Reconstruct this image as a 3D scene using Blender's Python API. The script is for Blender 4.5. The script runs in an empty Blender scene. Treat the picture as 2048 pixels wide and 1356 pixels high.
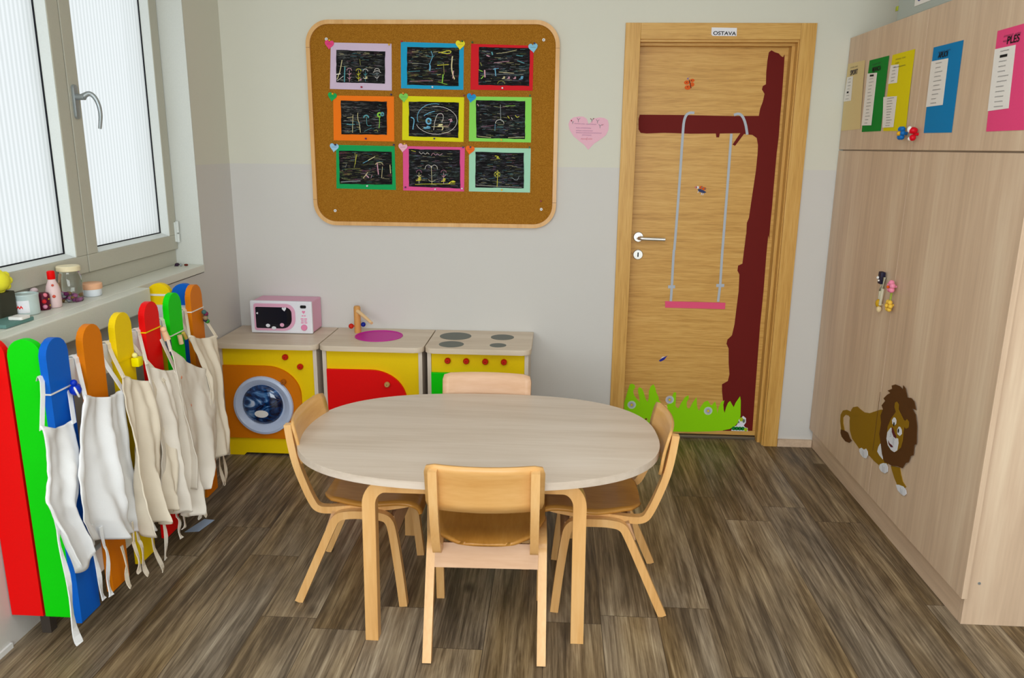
import bpy, bmesh, math, random
from mathutils import Vector, Matrix, noise
random.seed(7)
PI = math.pi
S = bpy.context.scene
C = S.collection

# ------------------------------------------------------------------ camera
cam_d = bpy.data.cameras.new('camera')
cam = bpy.data.objects.new('camera', cam_d); C.objects.link(cam)
PITCH, YAW, ROLL, EYE, FPX = .2405, -.0553, .0102, 1.5136, 1570.4
fw = Vector((math.sin(YAW)*math.cos(PITCH), math.cos(YAW)*math.cos(PITCH), -math.sin(PITCH)))
rt = Vector((math.cos(YAW), -math.sin(YAW), 0)); up = rt.cross(fw)
r2 = rt*math.cos(ROLL)+up*math.sin(ROLL); u2 = -rt*math.sin(ROLL)+up*math.cos(ROLL)
cam.matrix_world = Matrix(((r2.x, u2.x, -fw.x, 0), (r2.y, u2.y, -fw.y, 0), (r2.z, u2.z, -fw.z, EYE), (0, 0, 0, 1)))
cam_d.sensor_fit = 'HORIZONTAL'; cam_d.sensor_width = 36; cam_d.lens = 36*FPX/2048
cam_d.clip_start = .05; cam_d.clip_end = 100
cam_d.dof.use_dof = True; cam_d.dof.focus_distance = 3.6; cam_d.dof.aperture_fstop = 6.3
S.camera = cam

# ------------------------------------------------------------------ view, sky and large lights
S.view_settings.view_transform = 'Standard'; S.view_settings.look = 'None'
S.view_settings.exposure = 0.0; S.view_settings.gamma = 1.0; S.view_settings.use_curve_mapping = False
W = bpy.data.worlds.new('overcast_sky'); S.world = W; W.use_nodes = True
W.node_tree.nodes['Background'].inputs[0].default_value = (.97, .985, 1, 1)
W.node_tree.nodes['Background'].inputs[1].default_value = 1.2

def area(name, loc, target, sx, sy, power, col):
    d = bpy.data.lights.new(name, 'AREA'); d.shape = 'RECTANGLE'; d.size = sx; d.size_y = sy
    d.energy = power; d.color = col
    o = bpy.data.objects.new(name, d); C.objects.link(o); o.location = loc
    v = Vector(target)-Vector(loc); o.rotation_euler = v.to_track_quat('-Z', 'Y').to_euler()
    return o
# daylight coming in through the big windows behind the camera, and through the near windows of the left wall
area('rear_window_daylight', (-.1, -2.15, 1.55), (-.1, 3, 1.25), 3.0, 1.5, 104, (.90, .97, 1))
area('side_window_daylight', (-1.60, .15, 1.65), (1.3, .6, 1.1), 1.9, 1.25, 24, (.94, .975, 1))
area('overhead_fill', (.1, .9, 2.70), (.1, .9, 0), 1.2, 1.2, 21, (.92, .97, 1))  # unseen fill light added overhead to brighten tabletop and floor

# ------------------------------------------------------------------ helpers
def lin(v):
    v = v/255.0
    return v/12.92 if v <= .04045 else ((v+.055)/1.055)**2.4
def rgb(r, g, b, k=1.0):
    return (min(lin(r)*k, .95), min(lin(g)*k, .95), min(lin(b)*k, .95), 1)

MATS = {}
def mat(name, col, rough=.6, metal=0, spec=.2, coat=0, trans=0, bump=0, bscale=200):
    if name in MATS: return MATS[name]
    m = bpy.data.materials.new(name); m.use_nodes = True; nt = m.node_tree
    b = nt.nodes['Principled BSDF']; b.inputs['Base Color'].default_value = col
    b.inputs['Roughness'].default_value = rough; b.inputs['Metallic'].default_value = metal
    b.inputs['Specular IOR Level'].default_value = spec; b.inputs['Coat Weight'].default_value = coat
    b.inputs['Transmission Weight'].default_value = trans
    # faint procedural variation so no surface is perfectly flat
    tc = nt.nodes.new('ShaderNodeTexCoord'); nz = nt.nodes.new('ShaderNodeTexNoise')
    nz.inputs['Scale'].default_value = bscale; nz.inputs['Detail'].default_value = 3
    nt.links.new(tc.outputs['Object'], nz.inputs['Vector'])
    hs = nt.nodes.new('ShaderNodeHueSaturation'); hs.inputs['Color'].default_value = col
    mr = nt.nodes.new('ShaderNodeMapRange'); mr.inputs[3].default_value = .95; mr.inputs[4].default_value = 1.05
    nt.links.new(nz.outputs['Fac'], mr.inputs[0]); nt.links.new(mr.outputs[0], hs.inputs['Value'])
    nt.links.new(hs.outputs[0], b.inputs['Base Color'])
    if bump:
        bp_ = nt.nodes.new('ShaderNodeBump'); bp_.inputs['Strength'].default_value = bump; bp_.inputs['Distance'].default_value = .001
        nt.links.new(nz.outputs['Fac'], bp_.inputs['Height']); nt.links.new(bp_.outputs[0], b.inputs['Normal'])
    MATS[name] = m; return m

def wood(name, cols, axis, along=1.2, across=22, rough=.45, fine=.35, coat=0, dist=.3):
    """streaky grain that runs along one object axis; cols = three colours dark to light"""
    if name in MATS: return MATS[name]
    m = bpy.data.materials.new(name); m.use_nodes = True; nt = m.node_tree; N = nt.nodes; L = nt.links
    b = N['Principled BSDF']; b.inputs['Roughness'].default_value = rough; b.inputs['Coat Weight'].default_value = coat
    b.inputs['Specular IOR Level'].default_value = .35
    tc = N.new('ShaderNodeTexCoord')
    sc = [across]*3; sc['xyz'.index(axis)] = along
    mp = N.new('ShaderNodeMapping'); mp.inputs['Scale'].default_value = sc; L.new(tc.outputs['Object'], mp.inputs[0])
    n1 = N.new('ShaderNodeTexNoise'); n1.inputs['Scale'].default_value = 1; n1.inputs['Detail'].default_value = 5; n1.inputs['Distortion'].default_value = dist
    L.new(mp.outputs[0], n1.inputs['Vector'])
    sc2 = [across*7]*3; sc2['xyz'.index(axis)] = along*5
    mp2 = N.new('ShaderNodeMapping'); mp2.inputs['Scale'].default_value = sc2; L.new(tc.outputs['Object'], mp2.inputs[0])
    n2 = N.new('ShaderNodeTexNoise'); n2.inputs['Scale'].default_value = 1; n2.inputs['Detail'].default_value = 3; L.new(mp2.outputs[0], n2.inputs['Vector'])
    mx = N.new('ShaderNodeMix'); mx.inputs[0].default_value = fine
    L.new(n1.outputs['Fac'], mx.inputs[2]); L.new(n2.outputs['Fac'], mx.inputs[3])
    cr = N.new('ShaderNodeValToRGB'); e = cr.color_ramp.elements
    e[0].position = .30; e[0].color = cols[0]; e[1].position = .70; e[1].color = cols[2]
    k = e.new(.5); k.color = cols[1]
    L.new(mx.outputs[0], cr.inputs[0]); L.new(cr.outputs[0], b.inputs['Base Color'])
    bu = N.new('ShaderNodeBump'); bu.inputs['Strength'].default_value = .12; bu.inputs['Distance'].default_value = .001
    L.new(n2.outputs['Fac'], bu.inputs['Height']); L.new(bu.outputs[0], b.inputs['Normal'])
    MATS[name] = m; return m

class MB:
    """collects shapes in world coordinates and links them as one mesh"""
    def __init__(s, *mats):
        s.bm = bmesh.new(); s.mats = list(mats); s.i = 0
    def use(s, m):
        if m not in s.mats: s.mats.append(m)
        s.i = s.mats.index(m); return s
    def _f(s, vs):
        try:
            f = s.bm.faces.new(vs); f.material_index = s.i; return f
        except ValueError: return None
    def box(s, x0, x1, y0, y1, z0, z1, bev=0):
        v = [s.bm.verts.new((x, y, z)) for x in (x0, x1) for y in (y0, y1) for z in (z0, z1)]
        fs = [s._f([v[i] for i in q]) for q in ((0, 1, 3, 2), (4, 6, 7, 5), (0, 4, 5, 1), (2, 3, 7, 6), (0, 2, 6, 4), (1, 5, 7, 3))]
        if bev:
            es = list({e for f in fs for e in f.edges})
            r = bmesh.ops.bevel(s.bm, geom=es, offset=bev, segments=2, affect='EDGES', profile=.6)
            for f in r['faces']: f.material_index = s.i
        return s
    def prism(s, pts, ax, d0, d1, bev=0):
        """outline pts (two coords) in the plane normal to ax, between depth d0 and d1"""
        def P(a, b, d): return {'x': (d, a, b), 'y': (a, d, b), 'z': (a, b, d)}[ax]
        lo = [s.bm.verts.new(P(a, b, d0)) for a, b in pts]; hi = [s.bm.verts.new(P(a, b, d1)) for a, b in pts]
        n = len(pts); fs = [s._f(lo), s._f(hi[::-1])]
        for i in range(n): fs.append(s._f([lo[i], hi[i], hi[(i+1) % n], lo[(i+1) % n]]))
        caps = [f for f in fs[:2] if f]
        if bev and caps:
            es = list({e for f in caps for e in f.edges})
            r = bmesh.ops.bevel(s.bm, geom=es, offset=bev, segments=2, affect='EDGES', profile=.6)
            for f in r['faces']: f.material_index = s.i
        else:
            # concave outlines: proper tessellation of both caps
            from mathutils.geometry import tessellate_polygon
            bmesh.ops.delete(s.bm, geom=caps, context='FACES_ONLY')
            for t in tessellate_polygon([[Vector((a, b, 0)) for a, b in pts]]):
                s._f([lo[i] for i in t]); s._f([hi[i] for i in t][::-1])
        return s
    def lathe(s, prof, c, ax='z', n=24, sx=1, sy=1):
        """prof = [(radius, height)...] around axis ax through c"""
        rings = []
        for r, h in prof:
            ring = []
            for i in range(n):
                a = 2*PI*i/n; p, q = r*math.cos(a)*sx, r*math.sin(a)*sy
                co = {'z': (p, q, h), 'y': (p, h, q), 'x': (h, p, q)}[ax]
                ring.append(s.bm.verts.new((co[0]+c[0], co[1]+c[1], co[2]+c[2])))
            rings.append(ring)
        for a, b in zip(rings, rings[1:]):
            for i in range(n): s._f([a[i], a[(i+1) % n], b[(i+1) % n], b[i]])
        s._f(rings[0][::-1]); s._f(rings[-1])
        return s
    def tube(s, pts, r, n=8, r1=None):
        pts = [Vector(p) for p in pts]; rings = []
        for k, p in enumerate(pts):
            d = (pts[min(k+1, len(pts)-1)]-pts[max(k-1, 0)]).normalized()
            a = d.cross(Vector((0, 0, 1)));
            if a.length < .05: a = d.cross(Vector((0, 1, 0)))
            a.normalize(); b = d.cross(a)
            rr = r if r1 is None else r+(r1-r)*k/(len(pts)-1)
            rings.append([s.bm.verts.new(p+a*rr*math.cos(2*PI*i/n)+b*rr*math.sin(2*PI*i/n)) for i in range(n)])
        for a, b in zip(rings, rings[1:]):
            for i in range(n): s._f([a[i], a[(i+1) % n], b[(i+1) % n], b[i]])
        s._f(rings[0][::-1]); s._f(rings[-1]); return s
    def ball(s, c, r, sx=1, sy=1, sz=1, n=12):
        prof = [(max(r*math.sin(PI*k/8), r*.02), -r*math.cos(PI*k/8)*sz) for k in range(9)]
        return s.lathe(prof, c, 'z', n, sx, sy)
    def bent(s, path, w0, w1, th, axis='x'):
        """bent plywood strip: path of (u, z) centre points, thickness th in the path plane, from w0 to w1 across"""
        P = [Vector((a, b)) for a, b in path]; lo = []; hi = []
        for k, p in enumerate(P):
            d = (P[min(k+1, len(P)-1)]-P[max(k-1, 0)]).normalized(); nrm = Vector((-d.y, d.x))
            t = th if not callable(th) else th(k/(len(P)-1))
            lo.append(p-nrm*t/2); hi.append(p+nrm*t/2)
        def V(q, w): return s.bm.verts.new((w, q.x, q.y) if axis == 'x' else (q.x, w, q.y))
        ring = [[V(lo[k], w0), V(hi[k], w0), V(hi[k], w1), V(lo[k], w1)] for k in range(len(P))]
        for a, b in zip(ring, ring[1:]):
            for i in range(4): s._f([a[i], a[(i+1) % 4], b[(i+1) % 4], b[i]])
        s._f(ring[0][::-1]); s._f(ring[-1]); return s
    def ribbon(s, pts, w, ax, d, th=.0006):
        """flat stroke of width w along 2-D pts lying in the plane normal to ax at depth d, raised by th toward the room"""
        P = [Vector(p) for p in pts]; A = []; B = []
        for k, p in enumerate(P):
            dd = P[min(k+1, len(P)-1)]-P[max(k-1, 0)]
            if dd.length < 1e-7: dd = Vector((1, 0))
            dd.normalize(); nn = Vector((-dd.y, dd.x)); A.append(p-nn*w/2); B.append(p+nn*w/2)
        dd = d-th
        def V(q): return s.bm.verts.new((dd, q.x, q.y) if ax == 'x' else (q.x, dd, q.y))
        a = [V(q) for q in A]; b = [V(q) for q in B]
        for k in range(len(P)-1): s._f([a[k], a[k+1], b[k+1], b[k]])
        return s
    def sheet(s, grid):
        V = [[s.bm.verts.new(p) for p in row] for row in grid]
        for a, b in zip(V, V[1:]):
            for i in range(len(a)-1): s._f([a[i], a[i+1], b[i+1], b[i]])
        return s
    def out(s, name, parent=None, smooth=False, solid=0, **tags):
        bmesh.ops.recalc_face_normals(s.bm, faces=s.bm.faces)
        co = [v.co for v in s.bm.verts]
        lo = Vector([min(c[i] for c in co) for i in range(3)]); hi = Vector([max(c[i] for c in co) for i in range(3)])
        org = Vector(((lo.x+hi.x)/2, (lo.y+hi.y)/2, lo.z))
        for v in s.bm.verts: v.co -= org
        me = bpy.data.meshes.new(name); s.bm.to_mesh(me); s.bm.free()
        for m in s.mats: me.materials.append(m)
        if smooth:
            for p in me.polygons: p.use_smooth = True
            try: me.set_sharp_from_angle(angle=math.radians(38))
            except Exception: pass
        o = bpy.data.objects.new(name, me); C.objects.link(o); o.location = org
        if parent is not None:
            o.parent = parent
            w = Vector((0, 0, 0)); p = parent
            while p is not None: w += p.location; p = p.parent
            o.location = org-w
        if solid:
            md = o.modifiers.new('thickness', 'SOLIDIFY'); md.thickness = solid; md.offset = 0
        for k, v in tags.items(): o[k] = v
        return o

def thing(name, label, cat, loc, group=None, kind=None):
    o = bpy.data.objects.new(name, None); C.objects.link(o); o.location = loc; o.empty_display_size = .1
    if kind: o['kind'] = kind
    if label: o['label'] = label; o['category'] = cat
    if group: o['group'] = group
    return o
def T(label, cat, group=None):
    d = dict(label=label, category=cat)
    if group: d['group'] = group
    return d
ST = dict(kind='structure')
def smooth_path(P, it=3):
    P = [Vector(p) for p in P]
    for _ in range(it):
        Q = [P[0]]
        for a, b in zip(P, P[1:]): Q += [a*.75+b*.25, a*.25+b*.75]
        Q.append(P[-1]); P = Q
    return [tuple(p) for p in P]
def rrect(x0, x1, z0, z1, r, n=6):
    """rounded rectangle; r = one radius or four (bottom-left, bottom-right, top-right, top-left)"""
    R = [r]*4 if not isinstance(r, (list, tuple)) else r; pts = []
    for (cx, cz, a0, q) in ((x0, z0, PI, R[0]), (x1, z0, 1.5*PI, R[1]), (x1, z1, 0, R[2]), (x0, z1, .5*PI, R[3])):
        if q <= 0: pts.append((cx, cz)); continue
        ox = cx+q if cx == x0 else cx-q; oz = cz+q if cz == z0 else cz-q
        for k in range(n+1): a = a0+.5*PI*k/n; pts.append((ox+q*math.cos(a), oz+q*math.sin(a)))
    return pts
def heart(cx, cz, s, rot=0, n=20):
    P = []
    for k in range(n):
        t = 2*PI*k/n; x = .94*math.sin(t)**3; z = (13*math.cos(t)-5*math.cos(2*t)-2*math.cos(3*t)-math.cos(4*t))/16
        P.append((cx+s*(x*math.cos(rot)-z*math.sin(rot)), cz+s*(x*math.sin(rot)+z*math.cos(rot))))
    return P
def circ(cx, cz, r, n=16, sz=1): return [(cx+r*math.cos(2*PI*k/n), cz+r*sz*math.sin(2*PI*k/n)) for k in range(n)]
def scribble(mb, ax, d, a0, z0, w, h, lw=.0012, slope=0.0, rnd=None):
    """one unreadable handwritten word: a wavy pen line"""
    rr = rnd or random; n = max(4, int(abs(w)/(h*.45))); P = []
    for k in range(n+1): P.append((a0+w*k/n, z0+slope*k/n+(h*.5*(1 if k % 2 else -1))*(.5+.5*rr.random())))
    mb.ribbon(P, lw, ax, d); return mb
TREE=[(.9944,1.9639),(1.0059,1.9726),(1.023,1.964),(1.0414,1.9586),(1.0531,1.9469),(1.0633,1.9422),(1.0696,1.954),(1.0715,1.8973),(1.0729,1.8178),(1.0744,1.7376),(1.074,1.6688),(1.0757,1.5747),(1.073,1.4919),(1.0729,1.4084),(1.0727,1.3239),(1.0733,1.2386),(1.0723,1.1524),(1.0729,1.0653),(1.0669,1.0922),(1.0658,.9997),(1.0675,.8031),(1.0654,.6282),(1.0675,.4498),(1.0697,.2676),(1.0732,.044),(.917,.0391),(.9118,.1704),(.8963,.2628),(.8936,.2995),(.9226,.3187),(.9285,.3554),(.9195,.4189),(.9138,.4954),(.9006,.522),(.9041,.5445),(.9255,.5673),(.9339,.6252),(.9385,.7308),(.9416,.8005),(.9389,.8884),(.9274,.9079),(.9287,.9335),(.9496,.9442),(.9524,1.0146),(.9564,1.0904),(.949,1.0369),(.9571,1.0984),(.9555,1.1506),(.9637,1.1767),(.9674,1.2371),(.9733,1.3226),(.979,1.4073),(.9806,1.491),(.9788,1.5325),(.9702,1.5655),(.948,1.5801),(.9294,1.5816),(.9073,1.5847),(.8681,1.5272),(.855,1.5329),(.8886,1.5878),(.7896,1.5853),(.7875,1.5671),(.774,1.5669),(.7702,1.5851),(.6446,1.5831),(.5173,1.5861),(.4326,1.582),(.4027,1.5851),(.3917,1.6016),(.3893,1.6511),(.3942,1.6716),(.5969,1.6716),(.8489,1.6686),(.9715,1.6704),(.9753,1.7046),(.985,1.737),(.9902,1.7733),(.9761,1.7933),(.9789,1.8093),(.993,1.8174),(.9899,1.8731),(.9909,1.9285)]
ROPE_L=[(.6593,1.6819),(.6382,1.6833),(.6204,1.6734),(.6105,1.643),(.6091,1.5828),(.6077,1.3521),(.6021,1.008),(.5985,1.0085),(.5999,.8109),(.5989,.7393)]
ROPE_R0=[(.851,1.6735),(.873,1.681),(.8923,1.6698),(.9101,1.6348),(.9227,1.5815)]
ROPE_R=[(.8452,1.5849),(.8454,1.321),(.8439,1.0121),(.8435,1.0127),(.8456,.8332),(.8409,.7445)]
KNOTS=[(.5808,.8175),(.6164,.8182),(.8256,.8293),(.866,.8301)]
SEAT=[(.5697,.7422),(.8786,.74),(.8785,.7067),(.5716,.708)]
GRASS=[(.3845,.1444),(.3828,.183),(.3906,.214),(.4012,.2604),(.4091,.2873),(.4216,.2907),(.4347,.2834),(.4371,.269),(.4272,.2496),(.4337,.2268),(.4473,.208),(.4666,.1854),(.4636,.2084),(.4547,.2427),(.4527,.2618),(.4605,.2735),(.4755,.2624),(.4857,.2398),(.4943,.2132),(.5064,.1904),(.5125,.2137),(.5112,.252),(.52,.2789),(.5338,.2907),(.5439,.272),(.5507,.2454),(.5628,.2228),(.5677,.1999),(.5945,.1738),(.6161,.1782),(.6354,.221),(.6428,.248),(.6562,.2484),(.6564,.2025),(.6564,.1717),(.6679,.1605),(.6751,.1626),(.6844,.1879),(.704,.223),(.7213,.235),(.7243,.2159),(.7146,.1965),(.7163,.1696),(.7261,.1584),(.7346,.1663),(.7456,.1935),(.7652,.2248),(.7703,.1751),(.7811,.1484),(.7904,.1718),(.8066,.1992),(.8259,.2074),(.8401,.1848),(.8475,.1812),(.8639,.2047),(.873,.1781),(.8814,.136),(.8844,.1707),(.8965,.2018),(.912,.2118),(.9084,.1868),(.9122,.16),(.919,.141),(.9239,.1719),(.9327,.199),(.9428,.2089),(.9551,.1882),(.964,.175),(.9722,.2001),(.9927,.237),(.9982,.2124),(1.0037,.1281),(.9982,.097),(.9786,.0693),(.951,.0509),(.9154,.042),(.8432,.0339),(.7342,.0285),(.6466,.0277),(.5147,.0255),(.3897,.0255)]
DAISY=[(.4234,.1726),(.6235,.2073),(.8305,.1507)]
BUGS=[(.5096,.0899),(1.0066,.0818)]
DOORPTS=[(.6257,1.8153),(.7176,1.3108),(.5764,.4345)]
HANDLE=[(.416,1.0724),(.543,1.0666),(.4203,.9836)]
L_BODY=[(3.421,.3826),(3.4042,.4013),(3.3599,.4197),(3.3271,.419),(3.2798,.4205),(3.2229,.4361),(3.1713,.462),(3.1297,.4831),(3.0961,.4958),(3.0332,.4691),(2.9855,.3125),(3.0285,.2747),(3.0632,.266),(3.1198,.2626),(3.17,.2645),(3.2097,.2609),(3.2586,.2496),(3.3149,.2572),(3.373,.265),(3.4095,.2907),(3.4249,.3289),(3.4252,.3594)]
L_TAIL=[(3.4186,.3748),(3.4736,.3655),(3.5158,.3479),(3.5375,.3202),(3.534,.2898),(3.5115,.2573),(3.4724,.2673),(3.4987,.2935),(3.5062,.3177),(3.4831,.3392),(3.4427,.3489),(3.4267,.3458)]
L_TUFT=[(3.5115,.2573),(3.4724,.2673),(3.4271,.2731),(3.3933,.2573),(3.3723,.2557),(3.398,.2356),(3.4415,.2254),(3.4905,.2291),(3.5086,.2403)]
L_MANE=[(3.0417,.6137),(3.0112,.6276),(2.9701,.6321),(2.9423,.6278),(2.9449,.6446),(2.9224,.6377),(2.8982,.6108),(2.8687,.6186),(2.84,.6137),(2.8173,.5892),(2.8506,.5843),(2.816,.5718),(2.7931,.5336),(2.7795,.4707),(2.7943,.4614),(2.7905,.4231),(2.8103,.4113),(2.821,.3812),(2.8418,.3707),(2.8614,.3411),(2.9043,.3312),(2.9505,.3136),(2.9845,.309),(3.0181,.3009),(3.0477,.3224),(3.0732,.36),(3.0967,.3908),(3.0929,.4398),(3.1075,.4662),(3.0924,.499),(3.1094,.5089),(3.0813,.5378),(3.1007,.5412),(3.0717,.566),(3.0454,.5821),(3.0725,.5831),(3.034,.6028)]
L_FACE=[(2.9726,.5285),(2.9894,.5416),(2.9907,.5601),(2.9762,.5686),(2.9578,.5636),(2.9564,.5453),(2.9324,.535),(2.904,.5227),(2.8873,.5213),(2.8747,.5331),(2.8559,.5289),(2.855,.5073),(2.8715,.4958),(2.8886,.4987),(2.8899,.476),(2.8871,.4399),(2.8948,.4107),(2.9277,.3806),(2.9677,.3703),(3.0056,.3785),(3.0232,.4067),(3.0268,.4481),(3.0044,.4908)]
L_MUZZLE=[(2.9976,.4542),(3.0205,.4272),(3.0211,.3998),(3.0016,.3801),(2.9683,.372),(2.9388,.375),(2.9179,.3902),(2.9148,.4216),(2.9237,.4371),(2.9513,.4303),(2.9769,.4435),(2.9855,.4575)]
L_EYE1=[(2.9819,.5026),(2.9944,.4868),(2.9863,.4744),(2.9686,.4732),(2.9553,.4856),(2.9579,.4998),(2.9697,.505)]
L_EYE2=[(2.9294,.4838),(2.9392,.4689),(2.9341,.452),(2.9115,.4522),(2.8974,.4658),(2.9034,.4802),(2.9177,.4862)]
L_PUP=[(2.9717,.4778),(2.9271,.4677)]
L_NOSE=[(2.9855,.4575),(2.9782,.4621),(2.9516,.4454),(2.9391,.4406),(2.9388,.4313),(2.9601,.4308),(2.9793,.4426)]
L_MOUTH=[(3.0013,.3996),(2.9879,.3932),(2.9618,.3938),(2.952,.39),(2.9714,.3823),(2.9947,.3866)]
L_LEG=[(2.9661,.307),(2.9487,.2931),(2.9211,.2741),(2.8913,.2604),(2.8426,.2653),(2.8195,.2833),(2.8502,.2903),(2.8728,.3105),(2.8893,.3319)]
L_PAWS=[[(3.2763,.2553),(3.2585,.2666),(3.2328,.2684),(3.2109,.2813),(3.1919,.2764),(3.1847,.2627),(3.1988,.2423),(3.2276,.2347),(3.2598,.2364),(3.2763,.2447)],[(3.0607,.2731),(3.0334,.2906),(3.0044,.3007),(2.9866,.2925),(2.9829,.2744),(3.005,.2578),(3.0401,.2518),(3.0622,.2564)],[(2.8988,.257),(2.8764,.2671),(2.8379,.2769),(2.8125,.2734),(2.805,.2619),(2.8206,.2464),(2.848,.242),(2.8777,.2436)],[(3.081,.3549),(3.0941,.3358),(3.0988,.3138),(3.0758,.307),(3.0401,.3036),(3.0534,.332),(3.0704,.3571)]]
MATS_Q=[[(-1.1016,1.9884),(-.8078,1.9834),(-.8119,1.7702),(-1.1153,1.7759)],[(-.7629,1.9923),(-.4609,1.9844),(-.4643,1.7753),(-.7663,1.781)],[(-.426,1.9845),(-.1289,1.9767),(-.131,1.7736),(-.4304,1.7762)],[(-1.1006,1.7457),(-.8023,1.7431),(-.8062,1.531),(-1.1076,1.5344)],[(-.76,1.7456),(-.4605,1.7415),(-.4646,1.532),(-.7672,1.5384)],[(-.4352,1.7455),(-.1353,1.7437),(-.1351,1.5328),(-.4382,1.5361)],[(-1.0964,1.5127),(-.8051,1.5093),(-.804,1.2974),(-1.104,1.3008)],[(-.7639,1.5097),(-.4583,1.5073),(-.4633,1.2947),(-.7672,1.2955)],[(-.4375,1.506),(-.1354,1.5051),(-.1361,1.2934),(-.439,1.295)]]
SHEETS=[[(-1.0754,1.9546),(-.8394,1.948),(-.8452,1.8023),(-1.0827,1.8062)],[(-.7328,1.9689),(-.482,1.9661),(-.487,1.7923),(-.7366,1.7969)],[(-.3887,1.97),(-.1465,1.9665),(-.1486,1.7958),(-.3911,1.7989)],[(-1.0647,1.7224),(-.8372,1.7186),(-.8416,1.5632),(-1.0666,1.5627)],[(-.7295,1.7201),(-.4859,1.7173),(-.4901,1.5518),(-.7338,1.5573)],[(-.4037,1.7284),(-.1663,1.7255),(-.1638,1.5487),(-.4007,1.5526)],[(-1.0829,1.4855),(-.8196,1.4827),(-.8214,1.3227),(-1.0865,1.3234)],[(-.7351,1.4968),(-.4824,1.4939),(-.4819,1.3088),(-.7382,1.3158)],[(-.4055,1.4862),(-.1693,1.4832),(-.1662,1.3136),(-.4073,1.3153)]]
HEARTS=[(-1.1083,1.9803),(-.4781,1.9807),(-.1319,1.9687),(-1.1048,1.7411),(-.7546,1.7396),(-.4258,1.7403),(-1.1058,1.5009),(-.764,1.5043),(-.4327,1.496)]
SCREWS=[(-1.1223,2.0037),(-.0825,2.0029),(-1.1154,1.191),(-.0792,1.2123)]
PINS=[(-1.1052,1.9972),(-.8181,1.9789),(-.9581,1.7851),(-.7573,1.9938),(-.4679,1.9953),(-.6125,1.7871),(-.4198,1.9904),(-.1253,1.9869),(-.2758,1.7846),(-1.1003,1.7525),(-.814,1.7513),(-.9457,1.5437),(-.7549,1.7577),(-.4604,1.7498),(-.6071,1.5469),(-.4226,1.7553),(-.1432,1.7511),(-.2789,1.5438),(-1.098,1.5127),(-.8074,1.5155),(-.9462,1.3156),(-.7539,1.5207),(-.4663,1.5072),(-.7546,1.3116),(-.6055,1.304),(-.4722,1.3089),(-.4303,1.5076),(-.1419,1.5105),(-.2756,1.3043),(-.0815,1.2529)]
BIGHEART=[(.1438,1.5011),(.1254,1.5229),(.0957,1.5446),(.0694,1.5662),(.0509,1.5941),(.0446,1.6204),(.0512,1.6406),(.0669,1.6524),(.0924,1.6572),(.1147,1.6566),(.131,1.6475),(.1405,1.6259),(.1415,1.6197),(.1477,1.6259),(.1569,1.6384),(.1724,1.6493),(.1946,1.6534),(.217,1.6505),(.2334,1.6406),(.239,1.619),(.2383,1.5957),(.2265,1.5707),(.1984,1.5487),(.1702,1.5296)]
SIGN=[(.6964,2.0597),(.8125,2.0578),(.8134,2.022),(.7035,2.0226),(.6967,2.0294)]
PAPERS=[[(3.9367,1.9016),(3.7268,1.8978),(3.6947,1.6041),(3.9352,1.6001)],[(3.6731,1.8903),(3.4658,1.8887),(3.4618,1.5911),(3.6727,1.5909)],[(3.4307,1.8868),(3.2246,1.8862),(3.2179,1.5865),(3.4357,1.5906)],[(3.0701,1.8736),(2.8544,1.8722),(2.8487,1.5745),(3.0608,1.5764)],[(2.6461,1.8722),(2.5052,1.8737),(2.419,1.5741),(2.6259,1.5737)]]
LISTS=[[(3.9216,1.8416),(3.8468,1.8408),(3.8406,1.7325),(3.939,1.7335)],[(3.6744,1.8365),(3.5654,1.831),(3.563,1.6166),(3.6745,1.6184)],[(3.4307,1.8473),(3.3503,1.8437),(3.3474,1.774),(3.4355,1.7759)],[(3.4672,1.7265),(3.3318,1.7223),(3.3306,1.6036),(3.4397,1.6037)],[(3.0703,1.8262),(2.9423,1.8241),(2.9379,1.6694),(3.0665,1.6681)],[(2.6432,1.819),(2.5291,1.8185),(2.515,1.6386),(2.632,1.6352)]]
APRONS=[([(1.9198,0.772),(1.9208,0.7028),(1.9144,0.6217),(1.8815,0.5629),(1.9185,0.462),(1.9801,0.3233)],[(2.065,0.7373),(2.0584,0.6479),(2.0361,0.568),(2.03,0.4805),(2.0542,0.3914),(2.0688,0.3285)]),([(2.0961,0.8032),(2.0561,0.7223),(2.0313,0.6294),(2.0096,0.5352),(2.0162,0.4417),(2.0698,0.3455)],[(2.3188,0.7479),(2.3001,0.6334),(2.3017,0.5178),(2.3282,0.388),(2.3551,0.2881),(2.369,0.2367)]),([(2.3019,0.8046),(2.2872,0.7103),(2.2738,0.5946),(2.2657,0.4833),(2.2776,0.3608),(2.3073,0.2441)],[(2.5312,0.7246),(2.5504,0.6047),(2.5454,0.49),(2.5338,0.3855),(2.5091,0.3045),(2.4897,0.2508)]),([(2.4282,0.813),(2.4447,0.7),(2.4603,0.575),(2.4608,0.4521),(2.4646,0.3431),(2.4806,0.2488)],[(2.6239,0.7283),(2.6427,0.619),(2.6665,0.4999),(2.6786,0.3622),(2.6727,0.2289),(2.6557,0.1405)]),([(2.6001,0.814),(2.6164,0.7171),(2.6239,0.5978),(2.635,0.4835),(2.641,0.3683),(2.6436,0.252)],[(2.9126,0.6409),(2.9097,0.5325),(2.9086,0.432),(2.9053,0.3309),(2.8558,0.2481),(2.7817,0.2039)]),([(2.7767,0.8195),(2.8203,0.734),(2.8522,0.6292),(2.8494,0.5028),(2.8365,0.378),(2.7906,0.2506)],[(2.9882,0.7691),(2.9956,0.6877),(3.0079,0.5932),(3.0146,0.4778),(3.0302,0.3674),(3.0267,0.2833)])]
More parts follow.
